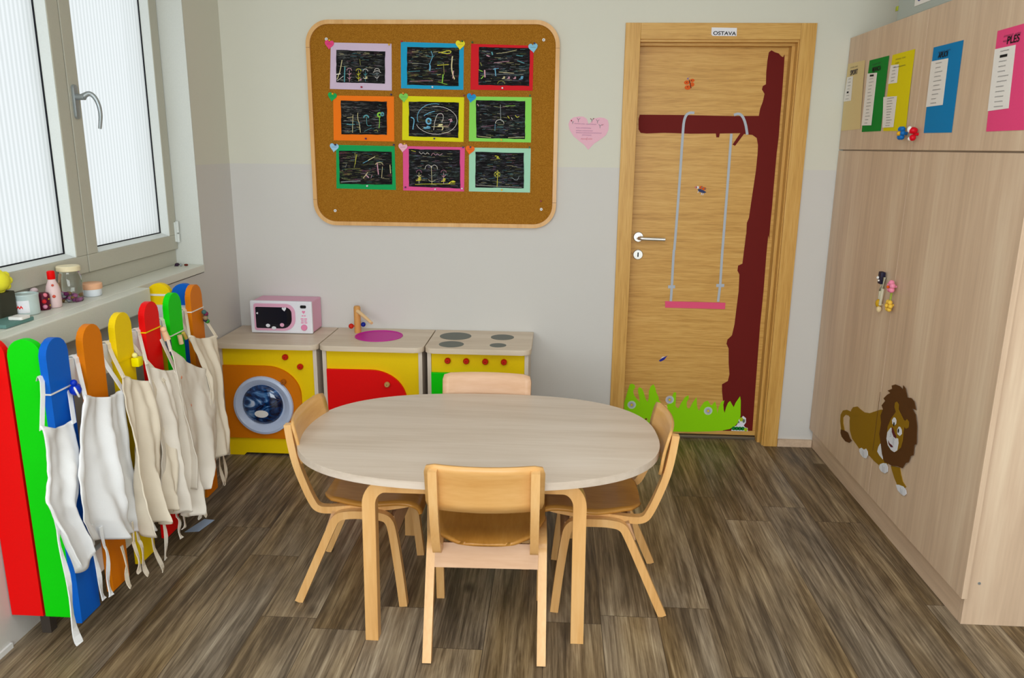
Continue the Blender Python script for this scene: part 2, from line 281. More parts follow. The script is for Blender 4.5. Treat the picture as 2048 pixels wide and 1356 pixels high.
TIES=[[(1.9248,0.466),(1.9367,0.3632),(1.9383,0.2327),(1.9489,0.0841)],[(2.0852,0.3276),(2.0849,0.231),(2.1047,0.1324)],[(2.1315,0.2984),(2.1325,0.2031),(2.125,0.1323)],[(2.2338,0.1784),(2.2457,0.0884)],[(2.2899,0.2341),(2.2981,0.1593),(2.3034,0.1073)],[(2.332,0.2116),(2.3408,0.1352),(2.3522,0.0696)],[(2.3928,0.2335),(2.4127,0.1225),(2.4458,-0.0188)],[(2.4975,0.2452),(2.4938,0.1535),(2.487,0.0547)],[(2.5843,0.174),(2.5896,0.1326),(2.5915,0.0828)],[(2.6566,0.1971),(2.6499,0.1414),(2.6285,0.1028)],[(2.7515,0.2126),(2.7585,0.1384),(2.7576,0.0774)],[(2.8119,0.2261),(2.8137,0.1431),(2.8134,0.0599)],[(2.96,0.2884),(2.9741,0.1976),(2.9799,0.125)],[(3.0221,0.2851),(3.0237,0.1873),(3.0182,0.1044)]]
# ------------------------------------------------------------------ materials
D = 3.949; XL = -1.647; XC = 1.337; XR = 1.95; YR = -2.3; ZC = 2.75
def wall_mat():
    m = bpy.data.materials.new('painted_wall'); m.use_nodes = True; N = m.node_tree.nodes; L = m.node_tree.links
    b = N['Principled BSDF']; b.inputs['Roughness'].default_value = .75; b.inputs['Specular IOR Level'].default_value = .25
    g = N.new('ShaderNodeNewGeometry'); sx = N.new('ShaderNodeSeparateXYZ'); L.new(g.outputs['Position'], sx.inputs[0])
    mr = N.new('ShaderNodeMapRange'); mr.inputs[1].default_value = 1.416; mr.inputs[2].default_value = 1.419; L.new(sx.outputs['Z'], mr.inputs[0])
    mx = N.new('ShaderNodeMix'); mx.data_type = 'RGBA'; L.new(mr.outputs[0], mx.inputs[0])
    mx.inputs[6].default_value = rgb(214, 211, 207); mx.inputs[7].default_value = rgb(219, 217, 204)
    nz = N.new('ShaderNodeTexNoise'); nz.inputs['Scale'].default_value = 90; nz.inputs['Detail'].default_value = 4
    L.new(g.outputs['Position'], nz.inputs['Vector'])
    bu = N.new('ShaderNodeBump'); bu.inputs['Strength'].default_value = .08; bu.inputs['Distance'].default_value = .002
    L.new(nz.outputs['Fac'], bu.inputs['Height']); L.new(bu.outputs[0], b.inputs['Normal']); L.new(mx.outputs[2], b.inputs['Base Color'])
    return m
def floor_mat():
    m = bpy.data.materials.new('laminate_planks'); m.use_nodes = True; N = m.node_tree.nodes; L = m.node_tree.links
    b = N['Principled BSDF']; b.inputs['Specular IOR Level'].default_value = .25
    g = N.new('ShaderNodeNewGeometry'); sx = N.new('ShaderNodeSeparateXYZ'); L.new(g.outputs['Position'], sx.inputs[0])
    ad = N.new('ShaderNodeMath'); ad.operation = 'ADD'; ad.inputs[1].default_value = 5.6-.735; L.new(sx.outputs['X'], ad.inputs[0])
    ay = N.new('ShaderNodeMath'); ay.operation = 'ADD'; ay.inputs[1].default_value = 7.28; L.new(sx.outputs['Y'], ay.inputs[0])
    # every row of planks starts at its own random place
    rw = N.new('ShaderNodeMath'); rw.operation = 'DIVIDE'; rw.inputs[1].default_value = .186667; L.new(ad.outputs[0], rw.inputs[0])
    rf = N.new('ShaderNodeMath'); rf.operation = 'FLOOR'; L.new(rw.outputs[0], rf.inputs[0])
    wn_ = N.new('ShaderNodeTexWhiteNoise'); wn_.noise_dimensions = '1D'; L.new(rf.outputs[0], wn_.inputs['W'])
    rm = N.new('ShaderNodeMath'); rm.operation = 'MULTIPLY_ADD'; rm.inputs[1].default_value = 1.24; L.new(wn_.outputs['Value'], rm.inputs[0]); L.new(ay.outputs[0], rm.inputs[2])
    cb = N.new('ShaderNodeCombineXYZ'); L.new(rm.outputs[0], cb.inputs[0]); L.new(ad.outputs[0], cb.inputs[1])
    br = N.new('ShaderNodeTexBrick'); br.offset = 0; br.squash = 1
    for k, v in (('Scale', 1), ('Mortar Size', .0010), ('Mortar Smooth', .3), ('Bias', 0), ('Brick Width', 1.24), ('Row Height', .186667)): br.inputs[k].default_value = v
    br.inputs['Color1'].default_value = (0, 0, 0, 1); br.inputs['Color2'].default_value = (1, 1, 1, 1); br.inputs['Mortar'].default_value = (.5, .5, .5, 1)
    L.new(cb.outputs[0], br.inputs['Vector'])
    rv = N.new('ShaderNodeSeparateColor'); L.new(br.outputs['Color'], rv.inputs[0])
    off = N.new('ShaderNodeMath'); off.operation = 'MULTIPLY'; off.inputs[1].default_value = 37; L.new(rv.outputs[0], off.inputs[0])
    def streak(ys, xs, detail, dist):
        sy = N.new('ShaderNodeMath'); sy.operation = 'MULTIPLY'; sy.inputs[1].default_value = ys; L.new(ay.outputs[0], sy.inputs[0])
        so = N.new('ShaderNodeMath'); so.operation = 'ADD'; L.new(sy.outputs[0], so.inputs[0]); L.new(off.outputs[0], so.inputs[1])
        sxx = N.new('ShaderNodeMath'); sxx.operation = 'MULTIPLY'; sxx.inputs[1].default_value = xs; L.new(ad.outputs[0], sxx.inputs[0])
        c = N.new('ShaderNodeCombineXYZ'); L.new(so.outputs[0], c.inputs[0]); L.new(sxx.outputs[0], c.inputs[1]); L.new(off.outputs[0], c.inputs[2])
        n = N.new('ShaderNodeTexNoise'); n.inputs['Scale'].default_value = 1; n.inputs['Detail'].default_value = detail; n.inputs['Roughness'].default_value = .62
        n.inputs['Distortion'].default_value = dist; L.new(c.outputs[0], n.inputs['Vector']); return n.outputs['Fac'], c
    big, c0 = streak(1.5, 8, 4, .9); mid, c1 = streak(2.0, 44, 9, .8); fin, c2 = streak(7, 210, 5, .3)
    a = N.new('ShaderNodeMix'); a.inputs[0].default_value = .57; L.new(big, a.inputs[2]); L.new(mid, a.inputs[3])
    a2 = N.new('ShaderNodeMix'); a2.inputs[0].default_value = .26; L.new(a.outputs[0], a2.inputs[2]); L.new(fin, a2.inputs[3])
    pv = N.new('ShaderNodeMapRange'); pv.inputs[3].default_value = -.034; pv.inputs[4].default_value = .010; L.new(rv.outputs[0], pv.inputs[0])
    s = N.new('ShaderNodeMath'); s.operation = 'ADD'; L.new(a2.outputs[0], s.inputs[0]); L.new(pv.outputs[0], s.inputs[1])
    cr = N.new('ShaderNodeValToRGB'); e = cr.color_ramp.elements
    e[0].position = .34; e[0].color = rgb(60, 49, 38); e[1].position = .66; e[1].color = rgb(196, 178, 148)
    for p, q in ((.44, rgb(98, 82, 62)), (.50, rgb(128, 110, 86)), (.56, rgb(154, 135, 107))): k = e.new(p); k.color = q
    L.new(s.outputs[0], cr.inputs[0])
    # warm / grey drift
    wn = N.new('ShaderNodeTexNoise'); wn.inputs['Scale'].default_value = .6; L.new(c0.outputs[0], wn.inputs['Vector'])
    hs = N.new('ShaderNodeHueSaturation'); mr = N.new('ShaderNodeMapRange'); mr.inputs[1].default_value = .3; mr.inputs[2].default_value = .7; mr.inputs[3].default_value = .75; mr.inputs[4].default_value = 1.2
    L.new(wn.outputs['Fac'], mr.inputs[0]); L.new(mr.outputs[0], hs.inputs['Saturation']); L.new(cr.outputs[0], hs.inputs['Color'])
    # knots
    kc = N.new('ShaderNodeCombineXYZ'); ky = N.new('ShaderNodeMath'); ky.operation = 'MULTIPLY'; ky.inputs[1].default_value = .55
    L.new(ay.outputs[0], ky.inputs[0]); L.new(ky.outputs[0], kc.inputs[0]); L.new(ad.outputs[0], kc.inputs[1])
    vo = N.new('ShaderNodeTexVoronoi'); vo.inputs['Scale'].default_value = 2.6; L.new(kc.outputs[0], vo.inputs['Vector'])
    kr = N.new('ShaderNodeMapRange'); kr.inputs[1].default_value = .02; kr.inputs[2].default_value = .07; kr.inputs[3].default_value = .75; kr.inputs[4].default_value = 0; L.new(vo.outputs['Distance'], kr.inputs[0])
    km = N.new('ShaderNodeMix'); km.data_type = 'RGBA'; L.new(kr.outputs[0], km.inputs[0]); L.new(hs.outputs[0], km.inputs[6]); km.inputs[7].default_value = rgb(38, 30, 26)
    mo = N.new('ShaderNodeMix'); mo.data_type = 'RGBA'; L.new(br.outputs['Fac'], mo.inputs[0]); L.new(km.outputs[2], mo.inputs[6]); mo.inputs[7].default_value = rgb(58, 47, 39)
    L.new(mo.outputs[2], b.inputs['Base Color'])
    rr = N.new('ShaderNodeMapRange'); rr.inputs[3].default_value = .32; rr.inputs[4].default_value = .55; L.new(mid, rr.inputs[0]); L.new(rr.outputs[0], b.inputs['Roughness'])
    bu = N.new('ShaderNodeBump'); bu.inputs['Strength'].default_value = .15; bu.inputs['Distance'].default_value = .001; L.new(s.outputs[0], bu.inputs['Height']); L.new(bu.outputs[0], b.inputs['Normal'])
    return m
def cork_mat():
    m = bpy.data.materials.new('cork'); m.use_nodes = True; N = m.node_tree.nodes; L = m.node_tree.links
    b = N['Principled BSDF']; b.inputs['Roughness'].default_value = .9; b.inputs['Specular IOR Level'].default_value = .1
    tc = N.new('ShaderNodeTexCoord'); n = N.new('ShaderNodeTexNoise'); n.inputs['Scale'].default_value = 330; n.inputs['Detail'].default_value = 4; n.inputs['Roughness'].default_value = .7
    L.new(tc.outputs['Object'], n.inputs['Vector']); cr = N.new('ShaderNodeValToRGB'); e = cr.color_ramp.elements
    e[0].position = .36; e[0].color = rgb(132, 84, 20); e[1].position = .66; e[1].color = rgb(188, 132, 50); k = e.new(.5); k.color = rgb(160, 106, 30)
    L.new(n.outputs['Fac'], cr.inputs[0]); L.new(cr.outputs[0], b.inputs['Base Color'])
    return m
def scratch_mat(name, tint, seed):
    m = bpy.data.materials.new(name); m.use_nodes = True; N = m.node_tree.nodes; L = m.node_tree.links
    b = N['Principled BSDF']; b.inputs['Roughness'].default_value = .8; b.inputs['Specular IOR Level'].default_value = .1
    tc = N.new('ShaderNodeTexCoord'); mp = N.new('ShaderNodeMapping'); mp.inputs['Scale'].default_value = (11, 1, 70); mp.inputs['Location'].default_value = (seed*3.1, seed*7, seed*1.7)
    L.new(tc.outputs['Object'], mp.inputs[0]); n = N.new('ShaderNodeTexNoise'); n.inputs['Scale'].default_value = 1.6; n.inputs['Detail'].default_value = 6; n.inputs['Roughness'].default_value = .75
    n.inputs['Distortion'].default_value = .8; L.new(mp.outputs[0], n.inputs['Vector']); cr = N.new('ShaderNodeValToRGB'); e = cr.color_ramp.elements
    e[0].position = .42; e[0].color = rgb(16, 16, 18); e[1].position = .70; e[1].color = tint; k = e.new(.55); k.color = rgb(36, 36, 37)
    n2 = N.new('ShaderNodeTexNoise'); n2.inputs['Scale'].default_value = 22; n2.inputs['Detail'].default_value = 2; L.new(tc.outputs['Object'], n2.inputs['Vector'])
    hs = N.new('ShaderNodeHueSaturation'); mr = N.new('ShaderNodeMapRange'); mr.inputs[1].default_value = .3; mr.inputs[2].default_value = .7; mr.inputs[3].default_value = .2; mr.inputs[4].default_value = .8
    L.new(n2.outputs['Fac'], mr.inputs[0]); L.new(mr.outputs[0], hs.inputs['Hue']); hs.inputs['Saturation'].default_value = 1.4
    L.new(n.outputs['Fac'], cr.inputs[0]); L.new(cr.outputs[0], hs.inputs['Color']); L.new(hs.outputs[0], b.inputs['Base Color']); return m
def glass_mat():
    """reeded frosted window glass: scatters daylight, fine vertical ribs"""
    m = bpy.data.materials.new('reeded_frosted_glass'); m.use_nodes = True; N = m.node_tree.nodes; L = m.node_tree.links
    N.remove(N['Principled BSDF']); o = N['Material Output']
    tr = N.new('ShaderNodeBsdfTranslucent'); tr.inputs[0].default_value = (.86, .9, .9, 1); gl = N.new('ShaderNodeBsdfGlossy'); gl.inputs['Roughness'].default_value = .25
    tp = N.new('ShaderNodeBsdfTransparent'); g = N.new('ShaderNodeNewGeometry'); w = N.new('ShaderNodeTexWave'); w.bands_direction = 'Y'; w.inputs['Scale'].default_value = 14
    L.new(g.outputs['Position'], w.inputs['Vector']); cr = N.new('ShaderNodeValToRGB'); cr.color_ramp.elements[0].color = (.76, .80, .80, 1); cr.color_ramp.elements[1].color = (.93, .96, .97, 1)
    L.new(w.outputs['Fac'], cr.inputs[0]); L.new(cr.outputs[0], tr.inputs[0])
    m1 = N.new('ShaderNodeMixShader'); m1.inputs[0].default_value = .25; L.new(tr.outputs[0], m1.inputs[1]); L.new(tp.outputs[0], m1.inputs[2])
    m2 = N.new('ShaderNodeMixShader'); m2.inputs[0].default_value = .05; L.new(m1.outputs[0], m2.inputs[1]); L.new(gl.outputs[0], m2.inputs[2])
    L.new(m2.outputs[0], o.inputs[0]); return m
M_wall = wall_mat(); M_floor = floor_mat(); M_cork = cork_mat(); M_glass = glass_mat()
M_ceil = mat('ceiling_paint', rgb(238, 238, 234), .8)
M_reveal = mat('white_reveal_plaster', rgb(214, 216, 210), .7)
M_frame = mat('grey_window_frame', rgb(196, 194, 180), .45)
M_bead = mat('pale_glazing_bead', rgb(225, 230, 228), .4)
M_gask = mat('black_gasket', rgb(24, 26, 34), .6)
M_alu = mat('grey_handle_metal', rgb(170, 178, 182), .35, metal=.6)
M_steel = mat('brushed_steel', rgb(225, 225, 222), .28, metal=.85)
M_white = mat('white_plastic', rgb(236, 236, 236), .35)
M_sill = mat('cream_sill', rgb(226, 226, 214), .35)
oakc = (rgb(184, 134, 62), rgb(212, 162, 84), rgb(228, 184, 108))
M_oak_h = wood('oak_horizontal', oakc, 'x', 3.0, 62, .4, .5, 0, .8); M_oak_v = wood('oak_vertical', oakc, 'z', 2.0, 60, .4, .5)
lamc = (rgb(196, 168, 142), rgb(215, 187, 160), rgb(230, 207, 180))
M_lam_v = wood('pale_laminate_vertical', lamc, 'z', .8, 11, .42, .3); M_lam_y = wood('pale_laminate_depth', lamc, 'y', .8, 12, .42, .3)
tabc = (rgb(200, 182, 164), rgb(214, 198, 182), rgb(224, 210, 196))
M_tab = wood('pale_table_laminate', tabc, 'x', 1.1, 14, .38, .3)
M_kit = wood('pale_kitchen_laminate', (rgb(206, 184, 160), rgb(222, 204, 182), rgb(234, 218, 198)), 'x', 1.5, 16, .42, .3)
M_kit_v = wood('pale_kitchen_edge', (rgb(212, 196, 180), rgb(226, 212, 196), rgb(236, 224, 210)), 'z', 1.5, 16, .42, .3)
bee = (rgb(212, 158, 94), rgb(226, 174, 110), rgb(234, 188, 128))
M_beech = wood('lacquered_beech', bee, 'z', 2.5, 18, .36, .3, .15); M_beech_x = wood('lacquered_beech_plywood', (rgb(208, 152, 84), rgb(220, 168, 102), rgb(230, 182, 120)), 'x', 2.2, 14, .36, .3, .15)
M_seat = wood('honey_beech_seat', (rgb(170, 112, 42), rgb(188, 130, 56), rgb(202, 146, 72)), 'y', 3, 16, .36, .3, .1)
M_pale = wood('pale_beech', (rgb(198, 152, 112), rgb(208, 164, 126), rgb(218, 178, 142)), 'x', 2.2, 14, .4, .3)
M_pale_z = wood('pale_beech_leg', (rgb(198, 152, 112), rgb(208, 164, 126), rgb(218, 178, 142)), 'z', 2.2, 14, .4, .3)
M_cord = mat('white_cotton', rgb(240, 236, 228), .9)
M_black = mat('black_ink', rgb(24, 24, 26), .7)
M_yel = mat('yellow_paint', rgb(252, 212, 0), .5); M_red = mat('red_paint', rgb(240, 0, 0), .5); M_org = mat('orange_paint', rgb(224, 124, 0), .5)
M_grn = mat('green_paint', rgb(0, 216, 0), .5); M_blu = mat('blue_paint', rgb(0, 96, 200), .5)
M_redk = mat('red_knob', rgb(205, 38, 18), .35)

# ------------------------------------------------------------------ room shell
MB(M_floor).box(-2.0, XR+.1, YR-.1, D+.35, -.05, 0).out('floor', **ST)
MB(M_ceil).box(-2.0, XR+.1, YR-.1, D+.35, ZC, ZC+.05).out('ceiling', **ST)
w = MB(M_wall)                                   # back wall with the door opening
w.box(-1.95, .345, D, D+.14, 0, ZC).box(1.13, XR+.1, D, D+.14, 0, ZC).box(.345, 1.13, D, D+.14, 2.03, ZC)
w.out('wall_back', **ST)
WY0, WY1, WZ0, WZ1 = 1.40, 3.565, .93, 2.36      # window opening in the left wall
w = MB(M_wall)
w.box(-1.92, XL, YR, WY0, 0, ZC).box(-1.92, XL, WY1, D, 0, ZC).box(-1.92, XL, WY0, WY1, 0, WZ0-.005).box(-1.92, XL, WY0, WY1, WZ1, ZC)
w.out('wall_left', **ST)
MB(M_wall).box(XR, XR+.1, YR, D, 0, ZC).out('wall_right', **ST)
MB(M_wall).box(.2, 1.3, D+.30, D+.34, 0, ZC).box(.2, .24, D+.1405, D+.30, 0, ZC).box(1.26, 1.3, D+.1405, D+.30, 0, ZC).out('door_leak_backing', **ST)  # unseen boxing added behind the door to stop light leaking past the leaf
MB(M_wall).box(-1.92, XR, YR-.1, YR, 0, ZC).out('wall_rear', **ST)
w = MB(M_reveal)                                 # plastered reveal of the window
w.box(-1.915, XL+.0012, WY1-.004, WY1+.0012, WZ0+.03, WZ1).box(-1.915, XL+.0012, WY0-.001, WY0+.004, WZ0+.03, WZ1).box(-1.915, XL+.0012, WY0, WY1, WZ1-.004, WZ1+.001)
w.out('trim_1', **ST)
MB(M_lam_y).box(1.1795, 1.354, D-.014, D-.0005, .0005, .040).out('baseboard_back', **ST)
MB(M_white).box(XL+.0005, XL+.008, YR+.01, 2.03, .0005, .018).out('baseboard_left', **ST)
# sill: board in the reveal with a deep front nosing over the coat boards
sl = MB(M_sill); sl.box(-1.905, XL+.006, WY0+.005, WY1-.005, WZ0, .963, .002); sl.box(XL+.0062, -1.587, WY0-.05, 2.95, .875, .962, .004)
sl.out('trim_2', **ST)

# ------------------------------------------------------------------ window
FX = -1.772
win = thing('window_1', None, None, (FX, 2.48, WZ0+.03), kind='structure')
f = MB(M_frame)
f.box(-1.86, FX, WY0+.005, WY1-.005, .9635, 1.033, .003).box(-1.86, FX, WY0+.005, WY1-.005, WZ1-.065, WZ1-.005, .003)
f.box(-1.86, FX, WY1-.03, WY1-.005, 1.0335, WZ1-.0655).box(-1.86, FX, WY0+.005, WY0+.03, 1.0335, WZ1-.0655)
f.out('window_frame', win)
def sash(y0, y1, handle_side=0, hinge=False):
    z0, z1 = 1.036, WZ1-.068; st = .066; g = MB(M_frame)
    a = (y0+.003, y1-.003)
    g.box(-1.845, FX+.014, a[0], a[1], z0, z0+st, .004).box(-1.845, FX+.014, a[0], a[1], z1-st, z1, .004)
    g.box(-1.845, FX+.014, a[0], a[0]+st, z0+st, z1-st, .003).box(-1.845, FX+.014, a[1]-st, a[1], z0+st, z1-st, .003)
    s = g.out('sash', win)
    yi0, yi1, zi0, zi1 = a[0]+st, a[1]-st, z0+st, z1-st
    k = MB(M_bead)          # chamfered glazing bead round the pane
    for q in (([(FX+.012, yi0), (FX+.012, yi0+.002), (FX-.020, yi0+.014), (FX-.020, yi0)]), ([(FX+.012, yi1), (FX-.020, yi1), (FX-.020, yi1-.014), (FX+.012, yi1-.002)])):
        k.prism(q, 'z', zi0, zi1)
    for q in ([(FX+.012, zi0), (FX+.012, zi0+.002), (FX-.020, zi0+.014), (FX-.020, zi0)], [(FX+.012, zi1), (FX-.020, zi1), (FX-.020, zi1-.014), (FX+.012, zi1-.002)]):
        k.prism(q, 'y', yi0+.014, yi1-.014)
    k.out('glazing_bead', s)
    q = MB(M_gask); gx = FX-.0255
    q.box(gx, gx+.004, yi0+.013, yi0+.018, zi0+.013, zi1-.013).box(gx, gx+.004, yi1-.018, yi1-.013, zi0+.013, zi1-.013)
    q.box(gx, gx+.004, yi0+.018, yi1-.018, zi0+.013, zi0+.018).box(gx, gx+.004, yi0+.018, yi1-.018, zi1-.018, zi1-.013)
    q.out('gasket', s)
    MB(M_glass).box(-1.806, -1.802, yi0+.001, yi1-.001, zi0+.001, zi1-.001).out('pane', s)
    if handle_side:
        yh = y0+.03; h = MB(M_alu); hx = FX+.0145
        h.prism(rrect(yh-.014, yh+.014, 1.595, 1.715, .012, 4), 'x', hx, hx+.010, .002)
        h.lathe([(.011, 0), (.011, .03)], (hx+.01, yh, 1.672), 'x', 14)
        P = smooth_path([(hx+.036, yh, 1.675), (hx+.052, yh+.012, 1.688), (hx+.070, yh+.022, 1.668), (hx+.078, yh+.028, 1.62), (hx+.066, yh+.030, 1.562)], 3)
        h.tube(P, .0105, 10, .006); h.tube([(hx+.03, yh, 1.672), (hx+.04, yh+.003, 1.677)], .011, 10)
        h.out('window_handle', win, smooth=True)
    if hinge:
        h = MB(M_bead); hy = y1-.014
        h.lathe([(.0075, 0), (.0075, .052)], (FX+.024, hy, 1.112), 'z', 12).lathe([(.0075, 0), (.0075, .038)], (FX+.024, hy, 1.068), 'z', 12)
        h.box(FX+.0145, FX+.024, hy-.012, hy, 1.07, 1.16); h.out('hinge', win, smooth=True)
sash(1.405, 2.125); sash(2.125, 2.846); sash(2.846, 3.560, 1, True)

# ------------------------------------------------------------------ door
LY = 4.045                                        # front face of the leaf
door = thing('door_1', None, None, (.74, D, 0), kind='structure')
CY = D-.014
def casing(x0, x1, z0, z1, m):
    MB(m).box(x0, x1, CY, D-.0005, z0, z1, .0015).out('casing', door)
casing(.300, .3705, 0, 2.08, M_oak_v); casing(1.1065, 1.1777, 0, 2.08, M_oak_v); casing(.3710, 1.1060, 2.008, 2.08, M_oak_h)
j = MB(M_oak_v)
j.box(.3455, .371, D-.0003, 4.12, 0, 1.9975).box(1.101, 1.1295, D-.0003, 4.12, 0, 1.9975)
j.box(.371, .3755, 3.985, LY-.002, 0, 1.9855).box(1.087, 1.101, 3.992, LY-.002, 0, 1.9855)
j.use(M_oak_h).box(.3455, 1.1295, D-.0003, 4.12, 1.998, 2.0295).box(.371, 1.101, 3.992, LY-.002, 1.986, 1.9979)
j.out('jamb', door)
MB(M_oak_h).box(.3735, 1.0985, LY, LY+.04, .018, 1.9965).out('leaf', door)
MB(mat('threshold_strip', rgb(120, 110, 95), .35, metal=.5)).box(.3765, 1.086, LY-.02, LY+.05, .0004, .014, .002).out('threshold', door)
h = MB(M_steel)
h.lathe([(.026, 0), (.026, -.006), (.023, -.009)], (.416, LY, 1.072), 'y', 28)
h.lathe([(.0095, -.008), (.0095, -.045)], (.416, LY, 1.070), 'y', 16)
h.tube(smooth_path([(.414, LY-.040, 1.070), (.424, LY-.052, 1.069), (.445, LY-.053, 1.068), (.545, LY-.053, 1.066)], 2), .0095, 12)
h.out('door_handle', door, smooth=True)
h = MB(M_steel); h.lathe([(.026, 0), (.026, -.006), (.023, -.009)], (.418, LY, .982), 'y', 28)
kp = h.out('keyhole_plate', door, smooth=True)
MB(M_black).prism(rrect(.415, .421, .970, .994, .0028, 3), 'y', LY-.0098, LY-.009).out('keyhole', kp)
# sign on the lintel
sg = MB(mat('sign_paper', rgb(236, 234, 240), .5)); sg.prism(SIGN, 'y', CY-.0012, CY)
so = sg.out('door_sign', **T('small white paper sign reading OSTAVA taped on the door lintel', 'sign'))
def text(s, size, parent, m, ax, a, z, d, rot=0, name='lettering', bold=0, sx=1):
    cu = bpy.data.curves.new(name, 'FONT'); cu.body = s; cu.size = size; cu.extrude = .0002; cu.offset = bold; cu.align_x = 'LEFT'
    cu.materials.append(m); o = bpy.data.objects.new(name, cu); C.objects.link(o); o.parent = parent
    R = Matrix.Rotation(PI/2, 4, 'X') if ax == 'y' else Matrix.Rotation(-PI/2, 4, 'Z') @ Matrix.Rotation(PI/2, 4, 'X')
    R = R @ Matrix.Rotation(rot, 4, 'Z') @ Matrix.Diagonal((sx, 1, 1, 1))
    pos = Vector((a, d, z)) if ax == 'y' else Vector((d, a, z)); w = Vector((0, 0, 0)); p = parent
    while p is not None: w += p.location; p = p.parent
    bpy.context.view_layer.update(); me = bpy.data.meshes.new_from_object(o.evaluated_get(bpy.context.evaluated_depsgraph_get()))
    bpy.data.objects.remove(o); me.transform(R); o = bpy.data.objects.new(name, me); C.objects.link(o); o.parent = parent; o.location = pos-w; return o
text('OSTAVA', .0225, so, M_black, 'y', .7045, 2.0275, CY-.0016, -.02, bold=.0004, sx=1.22)

# door stickers
SF = LY-.0012
M_trunk = mat('maroon_sticker', rgb(110, 24, 20), .7)
M_tape = mat('grey_tape', rgb(184, 192, 204), .5); M_pink = mat('pink_paper', rgb(236, 88, 130), .6)
MB(M_trunk).prism(TREE, 'y', SF, LY-.0001).out('tree_sticker', **T('tall maroon paper tree trunk with a long side branch stuck on the door', 'sticker'))
sw = thing('swing_sticker', 'paper swing with two grey tape ropes and pink seat hanging on the door tree', 'sticker', (.72, SF, .70))
for P in (smooth_path(ROPE_L, 1),): MB(M_tape).ribbon(P, .0125, 'y', SF-.0005).out('rope', sw)
MB(M_tape).ribbon(smooth_path(ROPE_R0, 1), .0125, 'y', SF-.0005).ribbon(ROPE_R, .0125, 'y', SF-.0005).out('rope', sw)
for a, b in ((0, 1), (2, 3)): MB(M_tape).ribbon([KNOTS[a], KNOTS[b]], .016, 'y', SF-.0012).out('knot', sw)
MB(M_pink).prism(SEAT, 'y', SF-.0030, SF-.0018).out('seat', sw)
MB(mat('lime_grass_paper', rgb(150, 224, 0), .7)).prism(GRASS, 'y', SF-.0016, SF-.0005).out('grass_sticker', **T('lime green paper grass strip along the bottom of the door', 'sticker'))
M_dw = mat('daisy_white', rgb(236, 236, 250), .6); M_dy = mat('daisy_yellow', rgb(240, 214, 20), .6); M_dd = mat('daisy_gap', rgb(120, 130, 140), .6)
dl = ('leftmost white paper daisy on the door grass, beside the casing', 'middle white paper daisy above the door grass tips', 'rightmost white paper daisy, low on the door grass')
for (dx, dz), lb in zip(DAISY, dl):
    d = MB(M_dd); d.prism(circ(dx, dz, .0185, 20), 'y', SF-.0026, SF-.0018); d.use(M_dw)
    for k in range(22):
        a = 2*PI*k/22; ca, sa = math.cos(a), math.sin(a); P = [(dx+.006*ca, dz+.006*sa), (dx+.021*math.cos(a-.09), dz+.021*math.sin(a-.09)), (dx+.0235*ca, dz+.0235*sa), (dx+.021*math.cos(a+.09), dz+.021*math.sin(a+.09))]
        d.prism(P, 'y', SF-.0034, SF-.0027)
    o = d.out('daisy_sticker', **T(lb, 'sticker', 'paper daisies on the door grass'))
    MB(M_dy).prism(circ(dx, dz, .006, 12), 'y', SF-.0042, SF-.0035).out('daisy_center', o)
# butterfly
bx, bz = DOORPTS[0]; M_bo = mat('orange_wing', rgb(226, 96, 26), .6); M_bb = mat('brown_wing_spot', rgb(110, 34, 14), .6)
bf = MB(M_bo)
for (ox, oz, r, s_) in ((-.012, .008, .013, .75), (.014, .018, .011, .7), (-.006, -.015, .015, .7), (.014, -.001, .011, .9)): bf.prism(circ(bx+ox, bz+oz, r, 14, s_), 'y', SF-.0015, SF)
bf.use(M_bb).ribbon([(bx-.002, bz+.020), (bx+.004, bz+.004), (bx+.010, bz-.018)], .0045, 'y', SF-.0016)
for (ox, oz) in ((-.012, .009), (-.007, -.012), (.010, .017)): bf.prism(circ(bx+ox, bz+oz, .0025, 8), 'y', SF-.0022, SF-.0016)
bf.use(mat('lilac_head', rgb(150, 120, 170), .6)).prism(circ(bx-.008, bz+.026, .004, 10), 'y', SF-.0015, SF).ribbon([(bx-.004, bz+.028), (bx+.001, bz+.036)], .0012, 'y', SF)
bf.out('butterfly_sticker', **T('small orange butterfly sticker near the top of the door', 'sticker'))
bx, bz = DOORPTS[1]; bg = MB(mat('navy_bug', rgb(52, 62, 104), .5))
bg.prism([(bx-.018, bz+.004), (bx-.006, bz+.006), (bx+.012, bz-.002), (bx+.026, bz-.010), (bx+.014, bz-.016), (bx, bz-.012), (bx-.014, bz-.006)], 'y', SF-.0014, SF)
bg.use(M_bo).prism(circ(bx-.002, bz+.013, .009, 12, .8), 'y', SF-.0024, SF-.0015).prism(circ(bx+.013, bz+.007, .010, 12, .8), 'y', SF-.0024, SF-.0015)
bg.use(M_bb).prism(circ(bx+.002, bz+.013, .0045, 10), 'y', SF-.0031, SF-.0025).prism(circ(bx+.018, bz+.007, .0045, 10), 'y', SF-.0031, SF-.0025)
bg.use(M_dw).prism(circ(bx-.019, bz+.013, .0065, 12), 'y', SF-.0014, SF).prism(circ(bx+.002, bz+.013, .0018, 8), 'y', SF-.0038, SF-.0032).prism(circ(bx+.018, bz+.007, .0018, 8), 'y', SF-.0038, SF-.0032)
bg.ribbon([(bx-.014, bz-.004), (bx-.016, bz-.014)], .003, 'y', SF).ribbon([(bx+.004, bz-.012), (bx+.001, bz-.024)], .003, 'y', SF).ribbon([(bx+.012, bz-.014), (bx+.008, bz-.025)], .003, 'y', SF)
bg.use(mat('rosy_cheek', rgb(214, 120, 120), .6)).prism(circ(bx-.027, bz+.013, .0055, 10), 'y', SF-.0014, SF)
bg.out('bug_sticker', **T('small navy and orange bug sticker between the swing ropes', 'sticker'))
